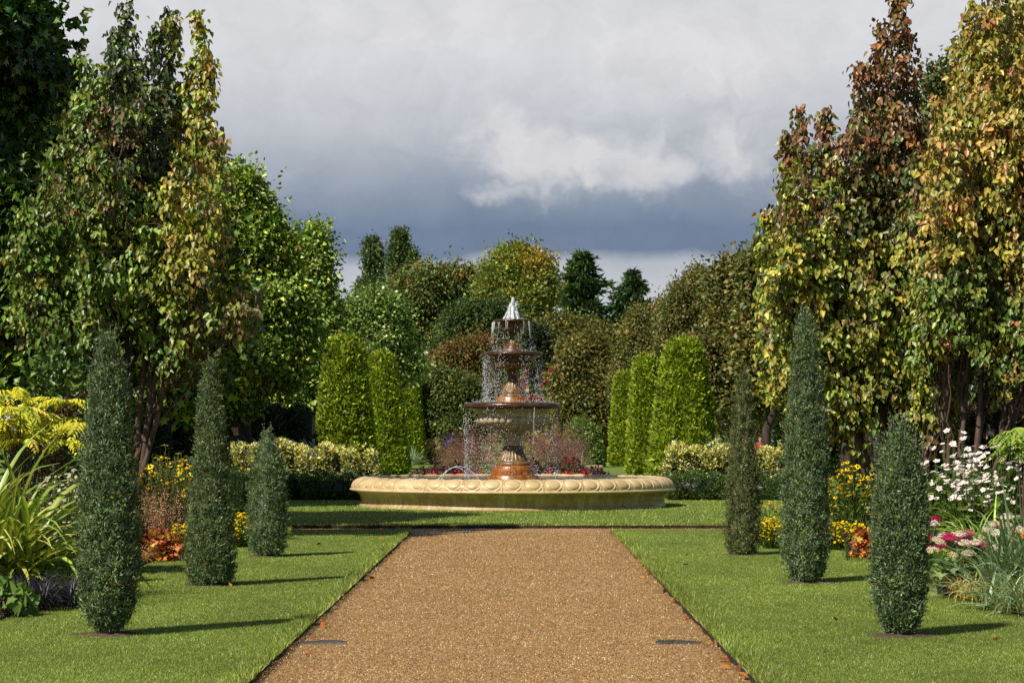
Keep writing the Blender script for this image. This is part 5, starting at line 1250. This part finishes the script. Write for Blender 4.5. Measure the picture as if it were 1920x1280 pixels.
x, y = at(270, 29.6); strap_plant('sedge_clump', 'pale bronze sedge tuft beside the red heuchera', 'ornamental grass', x, y, 160, 0.34, 0.006, [((196, 160, 100), 3), ((168, 120, 76), 2)], 745, droop=2.2, spread=1.2, clumps=3, cr=0.07)
x, y = at(452, 38.4); flower_plant('grass_heads', 'dry pale grass stems and seed heads between the slender and short left junipers', 'ornamental grass', x, y, 0.14, 0.1, 0.55, 1.0, 14, 0.02, [srgb(196, 170, 110)], 746, nl=50, Ll=0.25, Wl=0.008, many=True, petals=5, ccol=srgb(150, 110, 70))
# --- right bed
AN = [srgb(238, 230, 224), srgb(232, 220, 216), srgb(240, 236, 228)]
AG = 'white anemones in the right bed'
x, y = at(1790, 29.0); flower_plant('anemone_plant', 'tall loose white anemones just right of the short thick juniper', 'flowers', x, y, 0.40, 0.35, 0.55, 1.66, 98, 0.043, AN, 751, AG, petals=5, nl=480, Ll=0.13, Wl=0.09, ccol=srgb(214, 170, 40), cr=0.22, dome=0.15, cup=0.4, lz=0.62, face=0.9)
x, y = at(1868, 30.0); flower_plant('anemone_plant', 'dense bank of white anemones near the right edge', 'flowers', x, y, 0.56, 0.4, 0.92, 1.52, 100, 0.048, AN, 752, AG, petals=5, nl=900, Ll=0.13, Wl=0.09, ccol=srgb(214, 170, 40), cr=0.22, dome=0.15, cup=0.4, lz=0.78, face=0.9)
DL = [((134, 162, 68), 3), ((110, 142, 56), 3), ((166, 184, 100), 1.2)]
x, y = at(1828, 28.4); flower_plant('anemone_plant', 'low gap-filling white anemones between the loose and the dense ones', 'flowers', x, y, 0.45, 0.3, 0.6, 1.22, 90, 0.043, AN, 750, AG, petals=5, nl=700, Ll=0.13, Wl=0.09, ccol=srgb(214, 170, 40), cr=0.22, dome=0.15, cup=0.4, lz=0.7, face=0.9)
x, y = at(1862, 27.0); strap_plant('daylily_clump', 'arching bright green strap leaves below the white anemones', 'foliage plant', x, y, 260, 1.12, 0.03, DL, 753, droop=2.1, spread=1.1, clumps=5, cr=0.25, front=0.25, seg=8)
SG = 'flat-headed sedums'
x, y = at(1748, 26.6); sedum('sedum_plant', 'deep pink and cream sedum touching the short thick juniper', x, y, 0.17, 0.2, 0.60, 12, 0.068, PINK + CREAM, 754, SG)
x, y = at(1800, 25.9); sedum('sedum_plant', 'cream sedum with a few deep pink heads below the arching strap leaves', x, y, 0.36, 0.28, 0.52, 24, 0.066, CREAM + CREAM + PINK, 755, SG)
x, y = at(1878, 26.6); sedum('sedum_plant', 'pale cream sedum at the right edge behind the grey-green sword leaves', x, y, 0.26, 0.2, 0.64, 10, 0.07, CREAM, 756, SG)
IR = [((126, 146, 110), 3), ((104, 128, 90), 3), ((150, 164, 122), 1.4)]
x, y = at(1932, 22.4); strap_plant('iris_clump', 'big clump of grey-green sword leaves at the right edge', 'foliage plant', x, y, 330, 1.08, 0.030, IR, 757, droop=1.1, spread=1.35, clumps=7, cr=0.24, front=0.2, seg=7, z=0.06)
GS = [((204, 180, 96), 3), ((186, 160, 78), 3), ((150, 150, 66), 2), ((216, 204, 140), 1)]
x, y = at(1842, 23.0); strap_plant('golden_sedge', 'golden arching sedge on the lawn edge in front of the grey-green sword leaves', 'ornamental grass', x, y, 300, 0.42, 0.011, GS, 758, droop=2.6, spread=1.2, clumps=5, cr=0.12, front=0.2)
x, y = at(1803, 23.5); strap_plant('black_grass', 'black mondo grass tuft between the lobed leaves and the golden sedge', 'ornamental grass', x, y, 420, 0.27, 0.009, BL, 759, 'black mondo grass clumps', droop=2.0, spread=1.3, clumps=8, cr=0.12, seg=5)
x, y = at(1772, 24.0); shrub('mallow_plant', 'soft grey-green lobed leaves at the lawn edge right of the short thick juniper', 'foliage plant', x, y, (0.24, 0.2, 0.34), 70, 0.17, 0.17, [((136, 154, 100), 3), ((116, 138, 84), 3)], 760, kind='maple', up=0.4, part='leaves', hang=0.5)
x, y = at(1762, 24.8); flower_plant('alchemilla_plant', 'lime yellow froth of tiny flowers above the lobed leaves', 'flowers', x, y, 0.16, 0.15, 0.25, 0.42, 130, 0.016, [srgb(196, 200, 70), srgb(176, 186, 66)], 761, many=True, nl=80, Ll=0.06, Wl=0.05, petals=5)
x, y = at(1900, 24.6); flower_plant('helenium_plant', 'small orange yellow flowers among the grey-green sword leaves', 'flowers', x, y, 0.16, 0.15, 0.45, 0.66, 14, 0.026, [srgb(226, 160, 30), srgb(216, 140, 40)], 762, nl=60)
x, y = at(1712, 29.5); flower_plant('primrose_plant', 'pale yellow flowers at the right side of the short thick juniper', 'flowers', x + 0.12, y, 0.16, 0.12, 0.35, 0.62, 22, 0.024, [srgb(232, 214, 90)], 763, nl=200, Ll=0.09, Wl=0.045)
x, y = at(1443, 36.8); flower_plant('daisy_plant', 'pale cream yellow daisies between the thin and the tallest right junipers', 'flowers', x, y, 0.2, 0.15, 0.3, 0.58, 18, 0.032, [srgb(232, 216, 130), srgb(230, 190, 60)], 764, nl=60)
x, y = at(1598, 30.2); flower_plant('salvia_plant', 'tiny purple flowers beside the amber heuchera', 'flowers', x - 0.04, y, 0.07, 0.1, 0.12, 0.36, 12, 0.018, [srgb(124, 56, 160)], 765, nl=30, Ll=0.05)
x, y = at(1925, 28.2); sumac('fern_leaved_shrub', 'light green fern-leaved shrub above the anemones at the right edge', x, y, 1.68, 0.22, 16, [((136, 156, 62), 3), ((112, 138, 54), 3)], 766, 1.35, 0.36)
shrub('green_undergrowth_shrub', 'dark green leafy shrub behind the right coneflowers', 'shrub', gx(1625, 38.6), 38.6, (0.5, 0.4, 1.05), 900, 0.11, 0.06, [((66, 88, 40), 3), ((52, 72, 34), 3)], 767, m=M_GLOSS)
shrub('green_undergrowth_shrub', 'dark green leafy shrub behind the white anemones', 'shrub', gx(1800, 33), 33, (1.0, 0.5, 1.1), 1500, 0.12, 0.07, [((62, 84, 38), 3), ((50, 70, 32), 3)], 768, m=M_GLOSS)
shrub('green_undergrowth_shrub', 'dark green leafy shrub behind the fennel in the left bed', 'shrub', gx(400, 38.6), 38.6, (0.8, 0.4, 0.95), 1200, 0.11, 0.06, [((60, 80, 38), 3), ((48, 66, 32), 3), ((96, 96, 46), 0.6)], 769, m=M_GLOSS)
shrub('green_undergrowth_shrub', 'dark green leafy shrub behind the white asters', 'shrub', gx(140, 30), 30, (0.8, 0.5, 1.2), 1500, 0.12, 0.07, [((62, 86, 40), 3), ((52, 72, 34), 3)], 770, m=M_GLOSS)

# ------------------------------------------------------------------ the display beyond the fountain
FB = 'bedding plants beyond the fountain'
PU = [((84, 50, 62), 3), ((60, 38, 48), 3), ((110, 70, 80), 1.4)]; RD = [((186, 40, 46), 3), ((160, 34, 44), 2), ((110, 44, 52), 1.5)]
for i, (px, dd, hh, lab) in enumerate([(790, 60.5, 0.66, 'leftmost dark purple leafy mound behind the pool rim'), (822, 61, 0.76, 'dark purple leafy mound above the start of the water arcs'), (862, 61.5, 0.82, 'dark purple leafy mound behind the water arcs, below the hazy grass'),
                                   (1000, 61, 0.84, 'dark purple leafy mound just right of the fountain base'), (1042, 60.8, 0.82, 'dark purple leafy mound right of the white flower'), (1082, 61, 0.78, 'dark purple leafy mound below the crimson flowers'),
                                   (1118, 60.6, 0.68, 'rightmost dark purple leafy mound behind the pool rim')]):
    shrub('purple_coleus', lab, 'bedding plant', gx(px, dd), dd, (0.40, 0.4, hh), 800, 0.085, 0.045, PU, 801 + i, FB)
for i, (px, dd, lab) in enumerate([(815, 58.6, 'red leaved bedding clump near the left of the pool rim'), (862, 58.8, 'red leaved bedding clump seen through the water arcs'), (898, 58.7, 'red leaved bedding clump left of the fountain base'),
                                   (1028, 58.6, 'red leaved bedding clump right of the fountain base'), (1066, 58.8, 'red leaved bedding clump by the white flower'), (1095, 58.6, 'red leaved bedding clump near the right of the pool rim')]):
    shrub('red_begonia', lab, 'bedding plant', gx(px, dd), dd, (0.28, 0.25, 0.66), 360, 0.06, 0.05, RD, 811 + i, FB)
for i, (px, lab) in enumerate([(885, 'small violet flowers left of the fountain base'), (930, 'violet flowers hugging the left of the fountain base'), (1003, 'violet and green foliage right of the fountain base')]):
    x, y = at(px, 59.5); flower_plant('violet_plant', lab, 'bedding plant', x, y, 0.22, 0.2, 0.4, 0.78, 18, 0.035, [srgb(120, 60, 170), srgb(150, 90, 190)], 821 + i, FB, nl=220, many=True, Ll=0.08)
x, y = at(1046, 58.4); flower_plant('white_flower', 'single white flower head behind the pool rim, right of the fountain', 'bedding plant', x, y, 0.05, 0.05, 0.55, 0.64, 4, 0.075, [srgb(235, 232, 225)], 825, nl=40)
MG = 'hazy pinkish grasses beyond the fountain'
def plume_grass(lab, px, d, rx, h, n, seed):
    x, y = at(px, d); rng = rng_of(seed); t = thing('plume_grass', lab, 'ornamental grass', (x, y, 0), MG); a, b = Acc(), Acc()
    strap_leaves(a, (x, y, 0), n, h * 0.85, 0.012, [((110, 126, 66), 3), ((132, 134, 80), 2)], rng, spread=1.0, droop=1.3, r0=rx * 0.4)
    an = rng.uniform(0, 6.283, n); el = rng.normal(1.15, 0.22, n); k = np.repeat(np.arange(n), 26); q = rng.uniform(0.45, 1, len(k)) ** 0.8
    ln = h * rng.uniform(0.7, 1.05, n)
    P = np.stack([x + np.cos(an[k]) * np.cos(el[k]) * ln[k] * q * 1.2 + rng.normal(0, 0.05, len(k)), y + np.sin(an[k]) * np.cos(el[k]) * ln[k] * q + rng.normal(0, 0.05, len(k)), np.sin(el[k]) * ln[k] * q + rng.normal(0, 0.05, len(k))], 1)
    b.leaves(P, rng.normal(size=P.shape) + [0, 0, 0.6], rng.normal(size=P.shape), 0.05, 0.012, jitter(palette([((138, 98, 88), 3), ((120, 92, 76), 3), ((160, 124, 108), 1)], rng, len(P)), rng, 0.18), 'diamond')
    a.build('leaves', M_LEAF, t); b.build('flower_plumes', M_PETAL, t)
plume_grass('hazy pinkish grass mound left of the fountain stem', 895, 64, 0.6, 1.75, 300, 831)
plume_grass('hazy pinkish grass mound at the left, half behind falling water', 852, 65.5, 0.5, 1.35, 200, 832)
plume_grass('hazy pinkish grass mound right of the fountain stem', 1020, 64, 0.6, 1.8, 300, 833)
plume_grass('hazy pinkish grass mound at the right behind falling water', 1052, 65.5, 0.5, 1.45, 200, 834)
plume_grass('tall feathery pinkish grass behind the right edge of the lower bowl', 1043, 88, 0.6, 2.3, 160, 835)
SI = [((150, 168, 140), 3), ((124, 146, 116), 3), ((176, 190, 164), 1)]
SG2 = 'silver spiky rosettes'
for px, dd, L, lab, z in ((775, 92, 0.75, 'silver spiky rosette standing by the second left clipped cone', 0.25), (1087, 72, 0.55, 'silver spiky rosette in the right stone planter', 0.42), (1345, 62, 0.95, 'silver green spiky rosette rising behind the right variegated hedge', 0.55)):
    x, y = at(px, dd); strap_plant('yucca_plant', lab, 'spiky plant', x, y, 90, L, 0.035, SI, int(px), SG2, droop=0.35, spread=1.9, z=z, tip=0.3)
def stone_planter(lab, px, d, w, h, seed, tazza=False):
    x, y = at(px, d); t = thing('stone_planter', lab, 'planter', (x, y, 0), 'stone planters beyond the fountain'); m = simple('grey_stone', [(0.3, srgb(136, 118, 88)), (0.7, srgb(190, 172, 136))], 5, 0.8, 0.4)
    if tazza:
        V, Fc = lathe_geo(smooth_prof([(w * 0.24, 0.0), (w * 0.22, 0.12), (w * 0.09, 0.3 * h), (w * 0.08, 0.62 * h), (w * 0.16, 0.78 * h), (w * 0.38, 0.88 * h), (w * 0.5, h - 0.05), (w * 0.5, h), (w * 0.44, h - 0.02)], 6), 40, (x, y))
        Acc().add(V, Fc).build('bowl', m, t, smooth=True)
    else:
        for nm, pr in (('base', [(w * 0.62, 0.0), (w * 0.62, h * 0.2), (w * 0.55, h * 0.27)]), ('box', [(w * 0.5, h * 0.25), (w * 0.5, h * 0.72)]), ('rim', [(w * 0.52, h * 0.71), (w * 0.62, h * 0.8), (w * 0.62, h * 0.95), (w * 0.56, h), (w * 0.5, h), (w * 0.48, h * 0.9), (0.01, h * 0.9)])):
            V, Fc = lathe_geo([(r * 1.35, z) for r, z in pr], 4, (x, y), a0=math.pi / 4); Acc().add(V, Fc).build(nm, m, t)
stone_planter('pale stone planter left of the fountain holding blue salvias', 848, 74, 0.46, 0.74, 1)
stone_planter('pale stone planter right of the fountain holding a silver rosette', 1108, 73, 0.62, 0.55, 2)
stone_planter('wide stone bowl on a foot, seen below the lower fountain bowl, left', 920, 124, 1.4, 1.42, 3, True)
stone_planter('wide stone bowl on a foot, seen below the lower fountain bowl, right', 1022, 124, 1.4, 1.42, 4, True)
def spikes(name, lab, px, d, rx, z0, z1, n, col, seed, leaf=160):
    x, y = at(px, d); rng = rng_of(seed); t = thing(name, lab, 'flowers', (x, y, 0)); a, b = Acc(), Acc()
    bs = np.stack([x + rng.normal(0, rx * 0.3, n), y + rng.normal(0, rx * 0.3, n), np.full(n, z0)], 1); tp = np.stack([x + rng.normal(0, rx * 0.6, n), y + rng.normal(0, rx * 0.4, n), rng.uniform(z0 + (z1 - z0) * 0.6, z1, n)], 1)
    stems_geo(a, bs, tp, 0.005); k = np.repeat(np.arange(n), 40); q = rng.uniform(0.45, 1, (len(k), 1)); P = bs[k] * (1 - q) + tp[k] * q + rng.normal(0, 0.022, (len(k), 3))
    b.leaves(P, rng.normal(size=P.shape), rng.normal(size=P.shape), 0.04, 0.025, jitter(palette([(c, 1) for c in col], rng, len(P)), rng, 0.2), 'diamond')
    mound(a, (x, y, z0), (rx, rx, (z1 - z0) * 0.5), leaf, 0.12, 0.035, [((88, 112, 62), 3), ((70, 94, 50), 3)], rng)
    a.build('foliage', M_LEAF, t); b.build('flower_spikes', M_PETAL, t)
spikes('salvia_plant', 'blue purple salvia spikes in the left stone planter', 838, 74, 0.34, 0.66, 1.62, 16, [(86, 64, 150), (70, 52, 130), (110, 84, 168)], 841)
spikes('salvia_plant', 'dark purple salvia spikes on the right in front of the green shrub', 1076, 80, 0.40, 0.35, 1.35, 18, [(78, 56, 120), (96, 66, 128)], 842)
x, y = at(860, 73.4); flower_plant('canna_plant', 'orange red flowers beside the blue salvias in the left planter', 'flowers', x, y, 0.12, 0.1, 0.78, 0.98, 7, 0.055, [srgb(226, 62, 24)], 843, nl=50, Ll=0.25, Wl=0.03)
x, y = at(1060, 74); flower_plant('canna_plant', 'bright red flowers right of the hazy grass, by the silver rosette', 'flowers', x, y, 0.22, 0.15, 0.78, 1.02, 16, 0.055, [srgb(214, 34, 24)], 844, nl=90, Ll=0.22, Wl=0.03)
x, y = at(1075, 64); flower_plant('canna_plant', 'crimson flowers low at the right above the purple mounds', 'flowers', x, y, 0.30, 0.2, 0.72, 0.92, 22, 0.06, [srgb(176, 20, 36)], 845, nl=90, Ll=0.12, Wl=0.05)
x, y = at(1003, 86); t_, a_ = shrub('castor_shrub', 'pale shrub with red flower clusters, seen between the middle and lower fountain bowls', 'shrub', x, y, (0.72, 0.5, 3.3), 420, 0.22, 0.2, [((146, 146, 84), 3), ((120, 126, 66), 3), ((166, 130, 96), 1)], 851, kind='maple', up=0.4)
rng = rng_of(852)
for i in range(13):
    c = wp(rng.uniform(972, 1036), rng.uniform(694, 748), 85.6); P = c + rng.normal(0, 0.036, (60, 3)) * [0.8, 0.8, 1.2]
    Acc().leaves(P, rng.normal(size=P.shape), rng.normal(size=P.shape), 0.06, 0.045, jitter(palette([((160, 44, 60), 3), ((172, 74, 80), 2)], rng, 60), rng, 0.2), 'diamond').build('flower_cluster', M_PETAL, t_)
shrub('domed_shrub', 'rounded green shrub between the fountain and the right clipped cones', 'shrub', gx(1092, 104), 104, (1.0, 0.9, 2.2), 5200, 0.13, 0.07, [((98, 122, 56), 3), ((78, 104, 46), 3), ((124, 142, 74), 1)], 861)
for px, dd, lab, sd in ((553, 63, 'white flower spikes behind the left hedge, nearer the short juniper', 871), (577, 63.5, 'white flower spikes behind the left hedge, touching the first clipped cone', 872)):
    spikes('phlox_plant', lab, px, dd, 0.22, 0.5, 1.42, 20, [(226, 220, 214), (200, 196, 188)], sd)
shrub('berberis_shrub', 'small purplish shrub at the foot of the second left clipped cone', 'shrub', gx(708, 72), 72, (0.3, 0.3, 0.62), 700, 0.06, 0.03, [((84, 60, 52), 3), ((66, 50, 44), 3)], 873)
fine = [((104, 120, 62), 3), ((84, 104, 50), 3)]
x, y = at(690, 60); strap_plant('feather_grass', 'fine green grass tuft at the right end of the left hedge', 'ornamental grass', x, y, 420, 0.85, 0.007, fine, 874, 'fine grasses at the hedge ends', droop=0.9, spread=1.2, clumps=6, cr=0.2)
x, y = at(1235, 60); strap_plant('feather_grass', 'fine green grass tuft at the left end of the right hedge', 'ornamental grass', x, y, 360, 0.75, 0.007, fine, 875, 'fine grasses at the hedge ends', droop=0.9, spread=1.2, clumps=5, cr=0.18)

# ------------------------------------------------------------------ people in the distance
def plain(name, rgb, rough=0.8):
    def fn(t):
        co = t.n('ShaderNodeTexCoord').outputs['Object']
        n = t.n('ShaderNodeTexNoise', Vector=co, Scale=30.0, Detail=4.0).outputs['Fac']
        c = np.array(srgb(*rgb))
        p = t.n('ShaderNodeBsdfPrincipled', Base__Color=t.ramp(n, [(0.3, tuple(c * 0.8)), (0.7, tuple(np.minimum(c * 1.15, 0.95)))]), Roughness=rough)
        t.n('ShaderNodeOutputMaterial', Surface=p.outputs[0])
    return mat(name, fn)
def skin_mesh(name, verts, edges, radii, m, parent, sub=2):
    """limbs grown round a skeleton of joints, frozen to one mesh"""
    me = bpy.data.meshes.new(name); me.from_pydata([tuple(v) for v in verts], edges, []); o = bpy.data.objects.new(name, me); COL.objects.link(o)
    sk = o.modifiers.new('skin', 'SKIN'); sk.use_smooth_shade = True
    for v, r in zip(me.skin_vertices[0].data, radii): v.radius = (r, r) if np.isscalar(r) else r
    me.skin_vertices[0].data[0].use_root = True
    sb = o.modifiers.new('smooth', 'SUBSURF'); sb.levels = sb.render_levels = sub
    dg = bpy.context.evaluated_depsgraph_get(); dg.update(); nm = bpy.data.meshes.new_from_object(o.evaluated_get(dg))
    o.modifiers.clear(); o.data = nm; nm.materials.clear(); nm.materials.append(m); o.parent = parent
    for p in nm.polygons: p.use_smooth = True
    return o
def person(lab, x, y, h, turn, top_rgb, leg_rgb, hair_rgb, lean=0.0, cap=None, seed=1, raise_arm=0.0):
    t = thing('person', lab, 'person', (x, y, 0)); t.rotation_euler = (0, 0, turn); k = h / 1.75
    L = lambda a: [(p[0] * k, (p[1] - lean * max(0, p[2] - 0.95)) * k, p[2] * k) for p in a]
    sk = plain('skin', (206, 150, 122), 0.6)
    body = L([(0, 0, 0.95), (0, 0, 1.15), (0, 0, 1.38), (0, 0, 1.47), (0, -0.01, 1.55), (0, -0.02, 1.64), (0, -0.01, 1.71),
              (0.18, 0, 1.40), (0.24, 0.02, 1.13), (0.27, -0.08, 0.90), (0.275, -0.11, 0.80), (-0.18, 0, 1.40), (-0.24, 0.0, 1.13), (-0.27, -0.12 - raise_arm, 0.92 + raise_arm), (-0.275, -0.16 - raise_arm, 0.83 + raise_arm),
              (0.09, 0, 0.9), (0.10, -0.02, 0.5), (0.10, 0.02, 0.09), (0.10, -0.14, 0.04), (-0.09, 0, 0.9), (-0.11, -0.05, 0.5), (-0.11, 0.0, 0.09), (-0.11, -0.16, 0.04)])
    E = [(0, 1), (1, 2), (2, 3), (3, 4), (4, 5), (5, 6), (2, 7), (7, 8), (8, 9), (9, 10), (2, 11), (11, 12), (12, 13), (13, 14), (0, 15), (15, 16), (16, 17), (17, 18), (0, 19), (19, 20), (20, 21), (21, 22)]
    rr = [0.13, 0.125, 0.13, 0.055, 0.065, 0.092, 0.06, 0.06, 0.042, 0.034, 0.028, 0.06, 0.042, 0.034, 0.028, 0.085, 0.06, 0.045, 0.04, 0.085, 0.06, 0.045, 0.04]
    skin_mesh('body', body, E, [r * k for r in rr], sk, t)
    for sx, i in ((1, 10), (-1, 14)):                                 # hands with fingers
        b = np.array(body[i]); V = [b, b + np.array([0, -0.012, -0.06]) * k]; Ed = [(0, 1)]; R_ = [0.026, 0.03]
        for f in range(4):
            n0 = len(V); o = (f - 1.5) * 0.018
            V += [b + np.array([o * 0.5, o * 0.9 - 0.012, -0.09]) * k, b + np.array([o * 0.6, o * 1.0 - 0.03, -0.13 + abs(f - 1.3) * 0.006]) * k]; Ed += [(1, n0), (n0, n0 + 1)]; R_ += [0.010, 0.008]
        n0 = len(V); V += [b + np.array([-sx * 0.02, -0.045, -0.05]) * k, b + np.array([-sx * 0.02, -0.055, -0.085]) * k]; Ed += [(0, n0), (n0, n0 + 1)]; R_ += [0.012, 0.009]
        skin_mesh('hand', V, Ed, [r * k for r in R_], sk, t, 1)
    jb = [body[i] for i in (0, 1, 2, 3, 7, 8, 9, 11, 12, 13)]
    skin_mesh('jacket', jb, [(0, 1), (1, 2), (2, 3), (2, 4), (4, 5), (5, 6), (2, 7), (7, 8), (8, 9)], [r * k for r in (0.175, 0.165, 0.165, 0.08, 0.085, 0.065, 0.055, 0.085, 0.065, 0.055)], plain('cloth_%d' % seed, top_rgb), t)
    tb = [body[i] for i in (0, 15, 16, 17, 19, 20, 21)]
    skin_mesh('trousers', tb, [(0, 1), (1, 2), (2, 3), (0, 4), (4, 5), (5, 6)], [r * k for r in (0.15, 0.115, 0.085, 0.07, 0.115, 0.085, 0.07)], plain('trouser_cloth_%d' % seed, leg_rgb), t)
    for i in (17, 21):
        p = np.array(body[i]); skin_mesh('shoe', [p + np.array([0, 0.05, -0.03]) * k, p + np.array([0, -0.07, -0.045]) * k, p + np.array([0, -0.17, -0.055]) * k], [(0, 1), (1, 2)], [0.05 * k, 0.05 * k, 0.036 * k], plain('shoe_leather', (40, 34, 32)), t)
    hd = np.array(body[5])
    def ball(nm, c, r, m, zmin=-9, ymax=9):
        bm = bmesh.new(); bmesh.ops.create_uvsphere(bm, u_segments=20, v_segments=14, radius=1)
        for v in bm.verts:
            q = v.co.copy()
            if q.z < zmin: q.z = zmin + (q.z - zmin) * 0.15
            if q.y < -ymax: q.y = -ymax
            v.co = Vector((c[0] + q.x * r[0], c[1] + q.y * r[1], c[2] + q.z * r[2]))
        me = bpy.data.meshes.new(nm); bm.to_mesh(me); bm.free(); me.materials.append(m); o = bpy.data.objects.new(nm, me); COL.objects.link(o); o.parent = t
        for p in me.polygons: p.use_smooth = True
        return o
    ball('hair', hd + np.array([0, 0.022, 0.045]) * k, np.array([0.098, 0.105, 0.10]) * k, plain('hair_%d' % seed, hair_rgb), -0.3, 0.62)
    for sx in (1, -1):
        ball('eye', hd + np.array([sx * 0.034, -0.088, 0.012]) * k, np.array([0.012, 0.01, 0.008]) * k, plain('eye_dark', (30, 24, 20), 0.3))
        ball('ear', hd + np.array([sx * 0.092, 0.005, 0.0]) * k, np.array([0.012, 0.024, 0.034]) * k, sk)
    ball('nose', hd + np.array([0, -0.098, -0.012]) * k, np.array([0.014, 0.02, 0.026]) * k, sk)
    ball('mouth', hd + np.array([0, -0.086, -0.05]) * k, np.array([0.026, 0.01, 0.007]) * k, plain('lips', (150, 84, 76)))
    if cap:
        c = ball('cap', hd + np.array([0, 0.005, 0.07]) * k, np.array([0.108, 0.118, 0.085]) * k, plain('cap_cloth', cap), -0.1)
        p = hd + np.array([0, -0.13, 0.062]) * k
        ball('cap_peak', p, np.array([0.075, 0.07, 0.010]) * k, plain('cap_cloth', cap))
    return t
person('person in dark jacket and dark cap standing in shade behind the left hedge', gx(449, 61), 61, 1.78, R(-38), (30, 30, 40), (22, 22, 26), (24, 20, 18), 0.22, (16, 16, 18), 1, 0.08)
person('person in red and white top and pale trousers, tiny beside the dark trunk', gx(1425, 92), 92, 1.36, R(20), (196, 84, 92), (176, 176, 182), (60, 40, 30), 0.0, None, 2)

# ------------------------------------------------------------------ fallen leaves, moss
def fallen():
    rng = rng_of(901); protos = []
    for i, c in enumerate([(176, 92, 40), (150, 78, 36), (196, 132, 62), (120, 74, 42), (206, 160, 80)]):
        a = Acc(); a.leaves(np.array([[0.0, 0, 0.004]]), np.array([[1.0, 0, 0.1]]), np.array([[0.1, 0.2, 1.0]]), 0.075, 0.05, np.array([srgb(*c)]), 'leaf6', droop=-0.25, fold=0.35)
        protos.append(a.build('fallen_leaf', M_LEAF))
    spots = []
    for i in range(40):                                              # in the gutters of the path
        y = rng.uniform(15.8, 38.5); s = -1 if rng.random() < 0.42 else 1
        spots.append((s * (PW - 0.03 - abs(rng.normal(0, 0.07))), y, -0.045, 'path'))
    for i in range(20):
        y = rng.uniform(16, 38); s = rng.choice([-1, 1]); spots.append((s * rng.uniform(1.8, 4.3), y, 0.018, 'lawn'))
    for i in range(9): spots.append((rng.uniform(-4, 4), rng.uniform(41.6, 48), 0.018, 'lawn'))
    lab = {'path': 'brown fallen leaf lying in the gutter along the gravel path edge', 'lawn': 'brown fallen leaf lying on the mown lawn'}
    for i, (x, y, z, w) in enumerate(spots):
        o = protos[i] if i < len(protos) else protos[rng.integers(len(protos))].copy()
        if i >= len(protos): COL.objects.link(o)
        o.location = (x, y, z); o.rotation_euler = (rng.normal(0, 0.3), rng.normal(0, 0.3), rng.uniform(0, 6.28)); sc = rng.uniform(0.7, 1.25); o.scale = (sc, sc, sc)
        tag(o, lab[w], 'fallen leaf', 'fallen leaves in the path gutters' if w == 'path' else 'fallen leaves on the lawns')
fallen()
ds = bpy.data.objects['drain_strip.001']; rng = rng_of(911); a = Acc(); n = 260
P = np.stack([gx(1234, 19) + rng.random(n) * 0.16, 19.03 + rng.normal(0.03, 0.018, n) - 0.01, np.full(n, -0.03)], 1)
a.leaves(P, rng.normal(size=(n, 3)) * 0.5 + [0, 0, 1], rng.normal(size=(n, 3)), 0.016, 0.008, jitter(palette([((96, 124, 40), 1)], rng, n), rng, 0.2), 'tri')
a.build('moss', M_GRASS, ds)

x, y = at(1918, 21.3); strap_plant('golden_sedge', 'low arching green and gold sedge at the lower right corner', 'ornamental grass', x, y, 300, 0.55, 0.014, GS[2:] + IR, 920, droop=2.0, spread=1.3, clumps=6, cr=0.2)
x, y = at(1880, 21.9); strap_plant('iris_clump', 'low outer fan of grey-green sword leaves leaning over the lawn at the right edge', 'foliage plant', x, y, 90, 0.62, 0.028, IR, 921, droop=1.3, spread=1.6, elm=0.7, clumps=4, cr=0.15)
x, y = at(2, 21.2); shrub('bergenia_plant', 'broad green leaves at the lawn edge in the left corner', 'foliage plant', x, y, (0.3, 0.25, 0.3), 120, 0.13, 0.09, [((104, 130, 60), 3), ((84, 110, 48), 3)], 922, part='leaves', m=M_GLOSS)
